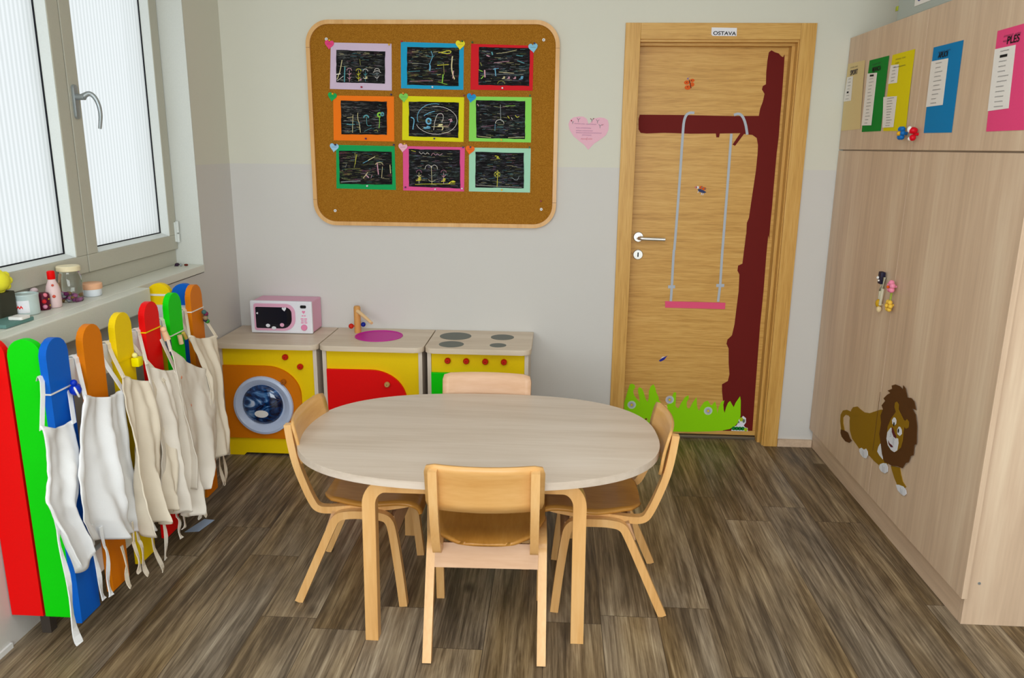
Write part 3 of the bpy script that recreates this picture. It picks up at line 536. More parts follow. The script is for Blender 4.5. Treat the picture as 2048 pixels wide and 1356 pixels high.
bx, bz = DOORPTS[2]; fe = MB(mat('blue_feather', rgb(36, 44, 150), .5)); fe.prism([(bx-.022, bz-.014), (bx-.012, bz-.018), (bx+.006, bz-.008), (bx+.022, bz+.016), (bx+.006, bz+.006), (bx-.012, bz-.004)], 'y', SF-.0014, SF)
fe.use(M_dw).prism([(bx-.014, bz-.004), (bx+.002, bz+.006), (bx+.008, bz+.011), (bx-.004, bz+.008)], 'y', SF-.0014, SF)
fe.out('feather_sticker', **T('tiny dark blue bird sticker below the pink swing seat', 'sticker'))
# small creatures stuck over the grass
bx, bz = BUGS[0]; g = MB(mat('lime_snail', rgb(170, 200, 60), .6)).prism(circ(bx, bz, .010, 12, .8), 'y', SF-.0030, SF-.0018); g.use(M_bb).prism(circ(bx-.006, bz+.005, .005, 10), 'y', SF-.0040, SF-.0031)
g.out('snail_sticker', **T('tiny brown and lime snail sticker on the grass behind the right chair', 'sticker'))
bx, bz = BUGS[1]; g = MB(M_dw)
cat_ = [(bx-.046, bz-.040), (bx+.042, bz-.040), (bx+.040, bz-.022), (bx+.026, bz-.018), (bx+.018, bz-.008), (bx+.028, bz+.010), (bx+.026, bz+.034), (bx+.010, bz+.046), (bx, bz+.030), (bx-.010, bz+.026), (bx-.014, bz+.004), (bx-.020, bz-.010), (bx-.040, bz-.020)]
g.prism(cat_, 'y', SF-.0026, SF-.0017); g.use(mat('dark_green_leaf', rgb(20, 130, 50), .6))
for k in range(4): g.prism(circ(bx-.034+k*.016, bz-.026, .011, 12), 'y', SF-.0034, SF-.0027)
g.use(mat('lime_face', rgb(176, 200, 30), .6)).prism(circ(bx+.030, bz-.030, .010, 12), 'y', SF-.0042, SF-.0035).prism(circ(bx+.002, bz+.026, .010, 10, 1.2), 'y', SF-.0034, SF-.0027)
g.use(mat('grey_wing', rgb(110, 130, 110), .6)).prism(circ(bx+.016, bz+.018, .007, 10, 1.6), 'y', SF-.0034, SF-.0027).prism(circ(bx-.010, bz+.010, .004, 10, 1.6), 'y', SF-.0034, SF-.0027)
g.out('caterpillar_sticker', **T('small green caterpillar sticker with a winged rider at the grass right end', 'sticker'))

# ------------------------------------------------------------------ paper heart on the wall
hb = MB(mat('pink_heart_paper', rgb(238, 186, 204), .7)); hb.prism(BIGHEART, 'y', D-.0018, D-.0004)
ho = hb.out('heart_note', **T('large pink paper heart with handwriting on the wall between board and door', 'paper heart'))
wr = MB(mat('purple_ink', rgb(150, 80, 140), .7)); R_ = random.Random(3)
for (a, z, w_) in ((.073, 1.624, .030), (.107, 1.623, .017), (.130, 1.622, .048), (.082, 1.6045, .018), (.104, 1.604, .050), (.082, 1.592, .026), (.112, 1.591, .050), (.082, 1.582, .030), (.115, 1.581, .090), (.112, 1.571, .044)):
    scribble(wr, 'y', D-.0019, a, z, w_, .0048, .0014, -.001, R_)
wr.use(mat('red_ink', rgb(200, 60, 70), .7)); scribble(wr, 'y', D-.0019, .107, 1.5525, .026, .006, .0016, 0, R_); scribble(wr, 'y', D-.0019, .141, 1.5525, .020, .006, .0016, 0, R_); wr.ribbon([(.1355, 1.547), (.1365, 1.559)], .0016, 'y', D-.0019)
wr.out('handwriting', ho)
gp = mat('grey_pencil', rgb(110, 120, 122), .7); rp = mat('dark_red_pencil', rgb(140, 30, 60), .7); yq = D-.0019
for n_, (a, z, k) in enumerate(((.065, 1.628, .8), (.092, 1.640, 1.2), (.157, 1.638, 1), (.184, 1.634, 1.1), (.197, 1.612, 1.1))):
    dr = MB(gp).ribbon([(a-.006*k, z+.009*k), (a, z+.001), (a, z-.008*k)], .0020, 'y', yq).ribbon([(a+.007*k, z+.008*k), (a, z+.001), (a, z-.004)], .0018, 'y', yq-.0001)
    if n_ == 0: dr.use(rp).prism(circ(.0585, 1.6375, .0032, 8), 'y', D-.0026, yq)
    if n_ == 2: dr.use(rp).ribbon([(.149, 1.648), (.1545, 1.644)], .003, 'y', yq-.0002).ribbon([(.161, 1.646), (.168, 1.649)], .003, 'y', yq-.0002)
    if n_ == 4: dr.use(rp).ribbon([(.205, 1.617), (.213, 1.621)], .002, 'y', yq-.0002)
    dr.out('doodle', ho)
# ------------------------------------------------------------------ cork board with nine drawings
cb = thing('cork_board', 'large rounded cork pinboard in a light wooden frame on the back wall', 'pinboard', (-.615, D, 1.118))
X0, X1, Z0, Z1 = -1.222, -.006, 1.119, 2.090
MB(M_cork).prism(rrect(X0+.012, X1-.012, Z0+.012, Z1-.012, .10, 8), 'y', D-.014, D-.0005).out('cork_panel', cb)
fr = MB(M_beech); o_ = rrect(X0, X1, Z0, Z1, .112, 10); i_ = rrect(X0+.019, X1-.019, Z0+.019, Z1-.019, .094, 10)
n_ = len(o_); V = {}
for key, pts, yy in (('of', o_, D-.024), ('ob', o_, D-.0005), ('if', i_, D-.024), ('ib', i_, D-.0145)): V[key] = [fr.bm.verts.new((a, yy, b)) for a, b in pts]
for k in range(n_):
    l = (k+1) % n_
    for p, q in (('of', 'if'), ('ob', 'of'), ('if', 'ib'), ('ib', 'ob')): fr._f([V[p][k], V[p][l], V[q][l], V[q][k]])
fr.out('board_frame', cb)
M_seam = mat('dark_seam', rgb(120, 82, 46), .8)
for (x0, x1, z) in ((X0-.0003, X0+.0193, 1.965), (X1-.0193, X1+.0003, 1.965), (X0-.0003, X0+.0193, 1.245), (X1-.0193, X1+.0003, 1.245)): MB(M_seam).box(x0, x1, D-.0244, D-.0238, z, z+.0012).out('frame_joint', cb)
for (x, z), nm in zip(SCREWS, range(4)):
    s_ = MB(M_white); s_.lathe([(.0075, 0), (.0065, -.004)], (x, D-.0145, z), 'y', 14); s_.use(M_black).lathe([(.0022, -.0041), (.002, -.0046)], (x, D-.0145, z), 'y', 8)
    s_.out('screw_cap', cb)
BY = D-.0145
mc = [('lilac', (212, 190, 214)), ('turquoise blue', (20, 160, 206)), ('red', (214, 8, 28)), ('orange', (250, 122, 0)), ('yellow', (226, 220, 0)), ('light green', (140, 222, 92)), ('dark green', (0, 160, 84)), ('hot pink', (232, 84, 150)), ('mint', (166, 220, 190))]
what = ['little trees and figures', 'a blue figure and yellow plants', 'blue and pink blobs in a row', 'stick trees with round crowns', 'a big oval ring and an arch', 'a small white dome', 'a pink stroke and figures', 'flowers and scribbled words', 'one yellow flower in the middle']
scr = [scratch_mat('scratched_black_wax_%s' % n, rgb(*t), s) for n, t, s in (('grey', (112, 112, 108), 1), ('olive', (128, 120, 92), 2), ('slate', (104, 112, 122), 3))]
pen = {k: mat('crayon_'+k, rgb(*v), .6) for k, v in dict(white=(226, 220, 214), pink=(214, 160, 176), blue=(110, 180, 214), yellow=(222, 216, 60), lime=(150, 214, 70), cream=(226, 214, 160), grey=(130, 136, 140), teal=(90, 160, 170), olive=(140, 140, 70), mauve=(150, 96, 120)).items()}
def arc(cu, cv, ru, rv, a0, a1, n=14): return [(cu+ru*math.cos(math.radians(a0+(a1-a0)*k/n)), cv+rv*math.sin(math.radians(a0+(a1-a0)*k/n))) for k in range(n+1)]
def flower(u, v, h, c1, c2): return [(c1, .012, [(u, v), (u, v+h)]), (c2, .016, arc(u, v+h, .05, .07, 0, 180)), (c2, .012, [(u-.04, v+h*.4), (u, v+h*.2), (u+.04, v+h*.45)]), (c1, .014, [(u-.035, v+h*.75), (u, v+h*.6), (u+.04, v+h*.8)])]
def blob(u, v, c, s=.05): return [(c, .02, [(u-s, v-s*.6), (u+s, v-s*.3), (u-s*.8, v+s*.2), (u+s, v+s*.6), (u-s*.2, v+s)])]
art = [
 [('cream', .02, [(.02, .1), (.08, .35), (.12, .7)]), ('white', .03, [(.0, .25), (.09, .27)]), ('teal', .03, [(.17, .02), (.18, .5)]), ('white', .012, [(.02, .05), (.15, .2)])]+flower(.27, .03, .35, 'pink', 'pink')+flower(.46, .05, .32, 'yellow', 'yellow')+flower(.60, .05, .32, 'teal', 'white')+blob(.62, .16, 'cream', .04)+blob(.5, .1, 'pink', .03)+flower(.84, .08, .32, 'grey', 'white')+[('white', .014, [(.76, .34), (.84, .42), (.92, .34)]), ('olive', .014, [(.5, .55), (.48, .75)])],
 [('blue', .018, [(.46, .9), (.5, .76), (.44, .6), (.43, .4)]), ('teal', .014, [(.36, .78), (.5, .74), (.52, .8)]), ('blue', .02, [(.42, .58), (.46, .5), (.44, .38)]), ('yellow', .02, [(.6, .86), (.85, .94), (.83, .84), (.66, .86)]), ('yellow', .016, [(.58, .53), (.8, .56)]), ('olive', .018, [(.70, .6), (.72, .3)]), ('lime', .03, [(.70, .3), (.68, .08)]), ('lime', .012, [(.6, .1), (.78, .04)]), ('cream', .035, [(.87, .78), (.85, .5), (.88, .3), (.92, .18)]), ('pink', .02, [(.9, .4), (.88, .2)]), ('teal', .012, [(.02, .35), (.25, .38)]), ('pink', .008, [(.05, .1), (.5, .12)]), ('grey', .01, [(.02, .6), (.4, .55)]), ('yellow', .01, [(.58, .28), (.66, .3)])],
 [('teal', .04, [(.25, .88), (.27, .8)]), ('cream', .01, [(.34, .84), (.5, .86), (.74, .94)]), ('teal', .02, [(.74, .8), (.86, .78)]), ('teal', .02, [(.76, .66), (.9, .6)]), ('pink', .03, [(.15, .78), (.21, .76)]), ('olive', .02, [(.03, .6), (.06, .5)]), ('lime', .018, [(.0, .4), (.08, .36)]), ('lime', .022, [(.05, .16), (.1, .24)]), ('pink', .04, [(.12, .4), (.13, .2)]), ('blue', .03, [(.32, .45), (.34, .25)]), ('blue', .014, [(.28, .42), (.4, .45)]), ('cream', .012, [(.4, .35), (.7, .33)]), ('grey', .01, [(.1, .28), (.9, .3)]), ('pink', .012, [(.3, .6), (.6, .64)])]+blob(.5, .2, 'cream', .035)+blob(.6, .2, 'pink', .03)+blob(.72, .2, 'pink', .03)+blob(.85, .2, 'blue', .05)+[('olive', .02, arc(.45, .04, .07, .08, 0, 180))],
 [('cream', .012, [(.13, .5), (.27, .52)]), ('cream', .014, [(.26, .6), (.24, .05)]), ('teal', .02, [(.12, .3), (.3, .3)]), ('grey', .014, [(.05, .4), (.28, .4)]), ('cream', .016, [(.37, .65), (.36, .5), (.4, .3), (.42, .06)]), ('grey', .012, [(.33, .3), (.42, .28)]), ('teal', .04, arc(.55, .5, .055, .08, 0, 180, 6)), ('teal', .014, [(.56, .52), (.56, .25), (.66, .28)]), ('lime', .045, arc(.84, .6, .04, .06, 20, 300, 8)), ('teal', .04, arc(.9, .62, .03, .05, 0, 330, 8)), ('lime', .018, [(.84, .55), (.84, .35), (.83, .2)]), ('olive', .02, [(.72, .12), (.78, .16), (.8, .08)]), ('teal', .01, [(.5, .1), (.66, .2)])],
 [('blue', .016, arc(.52, .55, .35, .4, 75, 200)), ('white', .012, arc(.55, .48, .42, .40, -160, 100, 24)), ('blue', .02, [(.3, .6), (.42, .7), (.52, .74)]), ('blue', .05, arc(.40, .45, .05, .08, 0, 330, 8)), ('blue', .045, [(.3, .25), (.46, .27), (.36, .3)]), ('white', .014, [(.5, .2), (.53, .5), (.58, .68), (.68, .68), (.7, .55), (.66, .42)]), ('cream', .05, [(.60, .35), (.68, .36)]), ('cream', .03, [(.58, .32), (.7, .3), (.67, .2)]), ('pink', .022, [(.8, .5), (.88, .54), (.82, .44), (.88, .48)]), ('mauve', .012, [(.7, .34), (.8, .3), (.86, .5)]), ('blue', .03, [(.04, .55), (.12, .5), (.08, .2)]), ('cream', .012, [(.46, .3), (.8, .3)])],
 [('white', .014, arc(.48, .38, .09, .12, 10, 170)), ('blue', .01, [(.39, .38), (.38, .2)]), ('teal', .01, [(.42, .3), (.55, .3)]), ('yellow', .016, [(.64, .6), (.68, .54)]), ('white', .018, [(.72, .56), (.74, .52)]), ('yellow', .016, [(.8, .62), (.84, .56), (.88, .6)]), ('pink', .02, [(.03, .9), (.05, .84)]), ('olive', .01, [(.36, .85), (.52, .82)]), ('cream', .012, [(.02, .05), (.3, .02)]), ('cream', .014, [(.65, .03), (.98, .05)]), ('grey', .02, [(.5, .9), (.5, .5)]), ('lime', .01, [(.6, .86), (.8, .88)]), ('mauve', .01, [(.1, .3), (.35, .34)])],
 [('olive', .02, [(.3, .95), (.32, .7), (.28, .5)]), ('yellow', .012, [(.3, .6), (.34, .9)]), ('cream', .02, [(.55, .72), (.68, .84)]), ('blue', .014, [(.45, .64), (.55, .72)]), ('olive', .012, [(.1, .45), (.4, .48)]), ('pink', .03, [(.72, .65), (.74, .3)]), ('cream', .014, arc(.76, .6, .07, .07, 0, 180)), ('cream', .012, [(.82, .55), (.8, .2)]), ('pink', .03, [(.5, .3), (.56, .2)]), ('cream', .018, [(.45, .18), (.54, .36)]), ('grey', .03, [(.03, .06), (.4, .1)]), ('pink', .012, [(.6, .2), (.62, .3)]), ('cream', .02, [(.96, .6), (.97, .35)]), ('grey', .014, [(.12, .5), (.14, .6)])],
 [('white', .010, [(.2, .93), (.25, .86), (.28, .92), (.33, .86), (.36, .93), (.4, .87)]), ('pink', .010, [(.44, .84), (.48, .92), (.52, .84), (.56, .9), (.6, .84), (.66, .9)]), ('yellow', .012, [(.05, .96), (.14, .93)]), ('white', .012, arc(.38, .5, .06, .09, 20, 190)), ('white', .012, arc(.50, .5, .06, .09, -10, 170)), ('cream', .012, [(.44, .58), (.45, .1)]), ('grey', .012, [(.38, .34), (.45, .28), (.52, .36)]), ('cream', .010, [(.38, .2), (.45, .14), (.52, .2)]), ('yellow', .012, [(.12, .06), (.45, .09), (.9, .12)]), ('yellow', .03, [(.78, .12), (.86, .2), (.92, .16), (.82, .16)])]+flower(.2, .1, .28, 'cream', 'mauve')+blob(.2, .2, 'yellow', .06)+flower(.68, .1, .3, 'pink', 'mauve')+blob(.68, .2, 'yellow', .05),
 [('yellow', .02, [(.4, .9), (.5, .88), (.42, .84), (.5, .83)]), ('yellow', .014, [(.46, .5), (.45, .03)]), ('olive', .02, arc(.45, .38, .06, .08, 0, 350)), ('yellow', .012, [(.4, .44), (.5, .34)]), ('yellow', .012, [(.4, .34), (.5, .44)]), ('grey', .014, [(.05, .2), (.2, .26)]), ('grey', .016, [(.75, .3), (.86, .2), (.9, .34)]), ('grey', .012, [(.22, .22), (.3, .2)]), ('white', .008, [(.02, .06), (.95, .03)])],
]
MS = []
for k in range(9):
    q = MATS_Q[k]; s4 = SHEETS[k]; nm, cc = mc[k]
    t = thing('framed_drawing', 'black scratch drawing of %s on %s card' % (what[k], nm), 'drawing', ((q[2][0]+q[3][0])/2, BY, q[2][1]), 'nine children\'s drawings on the cork board')
    MB(mat('card_'+nm.replace(' ', '_'), rgb(*cc), .6)).prism([q[3], q[2], q[1], q[0]], 'y', BY-.0014, BY-.0002).out('card_mat', t)
    ed = []; rr = random.Random(40+k)
    for a, b in zip([s4[3], s4[2], s4[1], s4[0]], [s4[2], s4[1], s4[0], s4[3]]):
        for j in range(9): u = j/9; ed.append((a[0]+(b[0]-a[0])*u+rr.uniform(-.0012, .0012), a[1]+(b[1]-a[1])*u+rr.uniform(-.0012, .0012)))
    MB(scr[[0, 1, 2, 0, 0, 2, 1, 2, 2][k]]).prism(ed, 'y', BY-.0024, BY-.0015).out('drawing_sheet', t)
    pm = MB()
    def uv(u, v, s4=s4):
        bl, br_, tr_, tl = s4[3], s4[2], s4[1], s4[0]
        return tuple((bl[i]*(1-u)+br_[i]*u)*(1-v)+(tl[i]*(1-u)+tr_[i]*u)*v for i in (0, 1))
    lay = 0
    for c_, w_, P in art[k]:
        lay += 1
        P2 = smooth_path([uv(*p) for p in P], 2) if len(P) > 2 else [uv(*p) for p in P]
        P2 = [(a+rr.uniform(-.0007, .0007), b+rr.uniform(-.0007, .0007)) for a, b in P2]
        pm.use(pen[c_]).ribbon(P2, w_*.19*.8, 'y', BY-.0026-lay*.00002)
    for j in range(90):      # loose scratches through the wax
        u, v = rr.uniform(.02, .85), rr.uniform(.04, .96); ww = rr.uniform(.02, .14)
        pm.use(pen[rr.choice(['grey', 'olive', 'teal', 'mauve', 'grey', 'grey', 'cream'])]).ribbon([uv(u, v), uv(min(.99, u+ww), v+rr.uniform(-.015, .015))], .0007, 'y', BY-.00255)
    pm.out('crayon_marks', t, kind='stuff')
hc = [('hot pink', (236, 70, 130)), ('yellow', (240, 226, 40)), ('pale blue', (140, 200, 226)), ('green', (20, 170, 84)), ('light green', (130, 210, 90)), ('blue', (30, 150, 214)), ('ice blue', (160, 204, 236)), ('pale pink', (244, 184, 204)), ('orange', (250, 110, 20))]
for k in range(9):
    x, z = HEARTS[k]; nm, cc = hc[k]
    h = MB(mat('heart_'+nm.replace(' ', '_'), rgb(*cc), .6)).prism(heart(x, z, .024, (-.12, -.1, .12, -.2, .05, -.18, -.15, -.1, -.15)[k]), 'y', BY-.0044, BY-.0032)
    o = h.out('heart_tag', **T('small %s paper heart at the upper corner of the %s drawing' % (nm, mc[k][0]), 'paper heart', 'name hearts on the cork board'))
    s_ = MB(mat('dark_ink', rgb(70, 70, 90), .7)); rr = random.Random(k)
    scribble(s_, 'y', BY-.0045, x-.012, z+.001, .024, .004, .0009, 0, rr); s_.out('handwriting', o)
pc = ['yellow', 'yellow', 'crimson', 'red', 'dark green', 'white', 'dark green', 'navy', 'white', 'yellow', 'navy', 'purple', 'orange', 'dark red', 'navy', 'red', 'dark green', 'yellow', 'navy', 'navy', 'white', 'yellow', 'dark blue', 'purple', 'white', 'white', 'navy', 'dark green', 'yellow', 'brown red']
pcol = dict(yellow=(230, 180, 10), crimson=(170, 20, 60), red=(180, 20, 20), white=(230, 228, 236), navy=(40, 40, 90), purple=(90, 30, 90), orange=(240, 150, 20))
pcol['dark green'] = (20, 90, 40); pcol['dark red'] = (120, 20, 20); pcol['dark blue'] = (20, 40, 110); pcol['brown red'] = (140, 30, 20)
pw = []
for k in range(9):
    n3 = [('in the heart on the', 'upper right corner of the', 'bottom edge of the'), ('upper left corner of the', 'in the heart on the', 'bottom edge of the'), ('upper left corner of the', 'in the heart on the', 'bottom edge of the'), ('in the heart on the', 'upper right corner of the', 'bottom edge of the'), ('in the heart on the', 'upper right corner of the', 'bottom edge of the'), ('in the heart on the', 'upper right corner of the', 'bottom edge of the'), ('in the heart on the', 'upper right corner of the', 'bottom edge of the'), ('in the heart on the', 'upper right corner of the', 'lower left corner of the', 'bottom edge of the', 'lower right corner of the'), ('in the heart on the', 'upper right corner of the', 'bottom edge of the')][k]
    pw += [(a, mc[k][0]+' drawing') for a in n3]
pw.append(('bare cork at lower right of the', 'cork board'))
pin0 = {}
for k, (x, z) in enumerate(PINS):
    c_ = pc[k]
    if c_ not in pin0:
        p = MB(mat('pin_'+c_.replace(' ', '_'), rgb(*pcol[c_]), .3)); p.lathe([(.0042, 0), (.0042, -.0018), (.0022, -.0035), (.0024, -.008), (.0040, -.0095), (.0036, -.0112)], (0, 0, 0), 'y', 12)
        o = p.out('push_pin', smooth=True); pin0[c_] = o; base = o.location.copy(); o['_b'] = 0
    else:
        o = pin0[c_].copy(); C.objects.link(o)
    o.location = (x, BY-.0054-.0052, z-.0042)
    o['label'] = '%s push pin, %s %s' % (c_, pw[k][0], pw[k][1]); o['category'] = 'push pin'; o['group'] = 'push pins in the cork board'
    if '_b' in o: del o['_b']

# ------------------------------------------------------------------ wardrobe
Y1, YS, Y0 = 3.9445, 3.145, 2.352
wd = thing('wardrobe', 'tall pale laminate four-door wardrobe with lion and coloured lists on its doors', 'wardrobe', (1.64, 3.16, 0))
c = MB(M_lam_y); c.box(1.358, XR-.005, Y0+.040, Y1, .10, .116).box(1.358, XR-.005, Y0+.040, Y1, 1.99, 2.012).box(1.358, XR-.005, Y0+.040, Y1, 1.502, 1.520)
c.use(M_lam_v).box(XR-.022, XR-.005, Y0+.040, Y1, .116, 1.99).box(1.358, XR-.022, YS-.009, YS+.009, .116, 1.502).box(1.358, XR-.022, YS-.009, YS+.009, 1.52, 1.99).box(1.358, XR-.022, Y1-.018, Y1, .116, 1.502).box(1.358, XR-.022, Y1-.018, Y1, 1.52, 1.99)
c.out('carcass', wd)
MB(M_lam_v).box(1.357, XR-.005, Y0+.018, Y0+.0395, .0005, 2.014, .001).out('side_panel', wd)
MB(M_lam_y).box(1.357, 1.375, Y0+.041, Y1, .0005, .099).out('plinth', wd)
dz = ((.103, 1.509), (1.515, 2.016)); doors = {}
for a, (z0, z1) in zip('lu', dz):
    for b, (y0, y1) in zip('nf', ((Y0, YS-.0015), (YS+.0015, Y1))):
        doors[a+b] = MB(M_lam_v).box(XC, XC+.018, y0, y1, z0, z1, .0012).out('cabinet_door', wd)
s_ = MB(M_alu).lathe([(.005, 0), (.0045, -.002)], (1.395, Y0+.018, .152), 'y', 12); s_.out('screw_cap', wd)
# character-shaped knobs
M_kb = mat('blue_enamel', rgb(20, 110, 190), .3); M_kr = mat('red_enamel', rgb(214, 14, 34), .3); M_kw = mat('white_enamel', rgb(240, 236, 232), .3)
k = MB(M_kb); x_ = XC
k.lathe([(.006, 0), (.006, -.016)], (x_, 3.206, 1.577), 'x', 12)
for j in range(6): a = 2*PI*j/6; k.ball((x_-.022, 3.206+.017*math.cos(a), 1.578+.017*math.sin(a)), .0105)
k.use(mat('yellow_enamel', rgb(236, 176, 30), .3)).ball((x_-.030, 3.206, 1.577), .009); k.out('knob', doors['uf'], smooth=True, label='blue flower-shaped knob')
k = MB(M_kr); k.lathe([(.006, 0), (.006, -.016)], (x_, 3.108, 1.573), 'x', 12); k.ball((x_-.022, 3.104, 1.586), .017, 1, 1, .75).ball((x_-.022, 3.100, 1.560), .012); k.use(M_kw).ball((x_-.034, 3.106, 1.590), .009, 1, 1, 1.3).ball((x_-.030, 3.106, 1.556), .007)
k.out('knob', doors['un'], smooth=True, label='red and white figure knob')
k = MB(mat('dark_navy_enamel', rgb(34, 30, 52), .4)); k.box(x_-.026, x_-.006, 3.222, 3.252, .985, 1.036, .006); k.lathe([(.005, 0), (.005, -.008)], (x_, 3.237, 1.01), 'x', 8)
k.use(M_kw).ball((x_-.028, 3.243, 1.010), .006).ball((x_-.028, 3.232, 1.000), .004)
k.use(mat('cream_strap', rgb(214, 206, 180), .5)).tube([(x_-.018, 3.228, 1.005), (x_-.020, 3.222, .96), (x_-.014, 3.236, .925)], .0065, 8).tube([(x_-.012, 3.222, 1.015), (x_-.014, 3.215, .97), (x_-.014, 3.224, .90)], .006, 8)
k.use(mat('gold_enamel', rgb(206, 160, 30), .35)).ball((x_-.014, 3.240, .905), .013, 1, 1, 1.4); k.use(mat('cream_enamel', rgb(232, 208, 160), .35)).ball((x_-.014, 3.231, .882), .010, 1, 1, 1.3); k.lathe([(.004, 0), (.004, -.01)], (x_, 3.235, .90), 'x', 8)
k.out('handle', doors['lf'], smooth=True, label='navy, cream and gold figure handle')
k = MB(mat('pink_enamel', rgb(240, 140, 170), .35)); k.lathe([(.005, 0), (.005, -.016)], (x_, 3.128, .993), 'x', 8)
for j in range(5): a = 2*PI*j/5+.3; k.ball((x_-.020, 3.128+.013*math.cos(a), .993+.015*math.sin(a)), .0115)
k.use(M_bo).ball((x_-.030, 3.132, .991), .006)
k.use(mat('stem_green', rgb(150, 166, 60), .4)).tube([(x_-.014, 3.129, .975), (x_-.016, 3.130, .93)], .004, 8)
k.use(mat('daffodil_yellow', rgb(236, 190, 70), .35)); k.lathe([(.005, 0), (.005, -.016)], (x_, 3.132, .918), 'x', 8)
for j in range(6): a = 2*PI*j/6; k.ball((x_-.018, 3.132+.016*math.cos(a), .916+.016*math.sin(a)), .0095)
k.ball((x_-.026, 3.132, .916), .008); k.out('handle', doors['ln'], smooth=True, label='pink and yellow flower handle with green stem')
# lion
lion = thing('lion_sticker', 'brown maned cartoon lion cut-out stuck low across the two wardrobe doors', 'sticker', (XC, 3.15, .24))
M_lb = mat('ochre_felt', rgb(150, 112, 12), .7); M_lm = mat('brown_felt', rgb(92, 56, 22), .75); M_lw = mat('white_felt', rgb(228, 230, 238), .7); M_lt = mat('maroon_felt', rgb(96, 36, 44), .7)
def lp(nm, pts, m, d0, d1, par=lion): return MB(m).prism(pts, 'x', XC-d1, XC-d0).out(nm, par)
lp('tail', L_TAIL, M_lb, .0003, .0025); lp('tail_tuft', L_TUFT, M_lm, .0027, .0042); lp('body', L_BODY, M_lb, .0003, .0026)
lp('leg', L_LEG, M_lb, .0003, .0028)
for p in L_PAWS[:3]: lp('paw', p, M_lw, .0030, .0045)
lp('chest_patch', L_PAWS[3], M_lw, .0030, .0045)
lp('mane', L_MANE, M_lm, .0047, .0062); fc = lp('face', L_FACE, M_lb, .0064, .0076)
lp('muzzle', L_MUZZLE, M_lw, .0078, .0086, fc); lp('eye', L_EYE1, M_lw, .0078, .0086, fc); lp('eye', L_EYE2, M_lw, .0078, .0086, fc)
pu = MB(M_black)
for a, b in L_PUP: pu.prism(circ(a, b, .0055, 10, 1.6), 'x', XC-.0096, XC-.0088)
pu.out('pupils', fc); lp('nose', L_NOSE, M_lt, .0088, .0096, fc); lp('mouth', L_MOUTH, M_lt, .0088, .0096, fc)
e = MB(M_seam)
for (a, b) in ((L_FACE[2], L_FACE[5]), ): pass
e.ribbon([(YS-.001, .300), (YS-.0005, .555)], .004, 'x', XC-.0027); e.out('cut_line', lion)
ti = MB(mat('toe_grey', rgb(130, 132, 144), .7))
for p in L_PAWS[:3]:
    cy_ = sum(q[0] for q in p)/len(p); cz_ = sum(q[1] for q in p)/len(p)
    for t_ in (-.008, .006): ti.ribbon([(cy_+t_-.004, cz_-.018), (cy_+t_+.001, cz_-.006), (cy_+t_+.003, cz_+.006)], .0018, 'x', XC-.0046)
ti.out('toe_lines', lion)
wk = MB(mat('whisker_grey', rgb(150, 154, 166), .7)); cy_ = sum(q[0] for q in L_MUZZLE)/len(L_MUZZLE); cz_ = sum(q[1] for q in L_MUZZLE)/len(L_MUZZLE)
for t_ in range(4): wk.ribbon([(cy_-.004, cz_+.012-.007*t_), (cy_-.020, cz_+.004-.009*t_)], .0012, 'x', XC-.0087).ribbon([(cy_+.012, cz_+.030-.006*t_), (cy_+.024, cz_+.026-.008*t_)], .0012, 'x', XC-.0087)
wk.out('whiskers', fc)
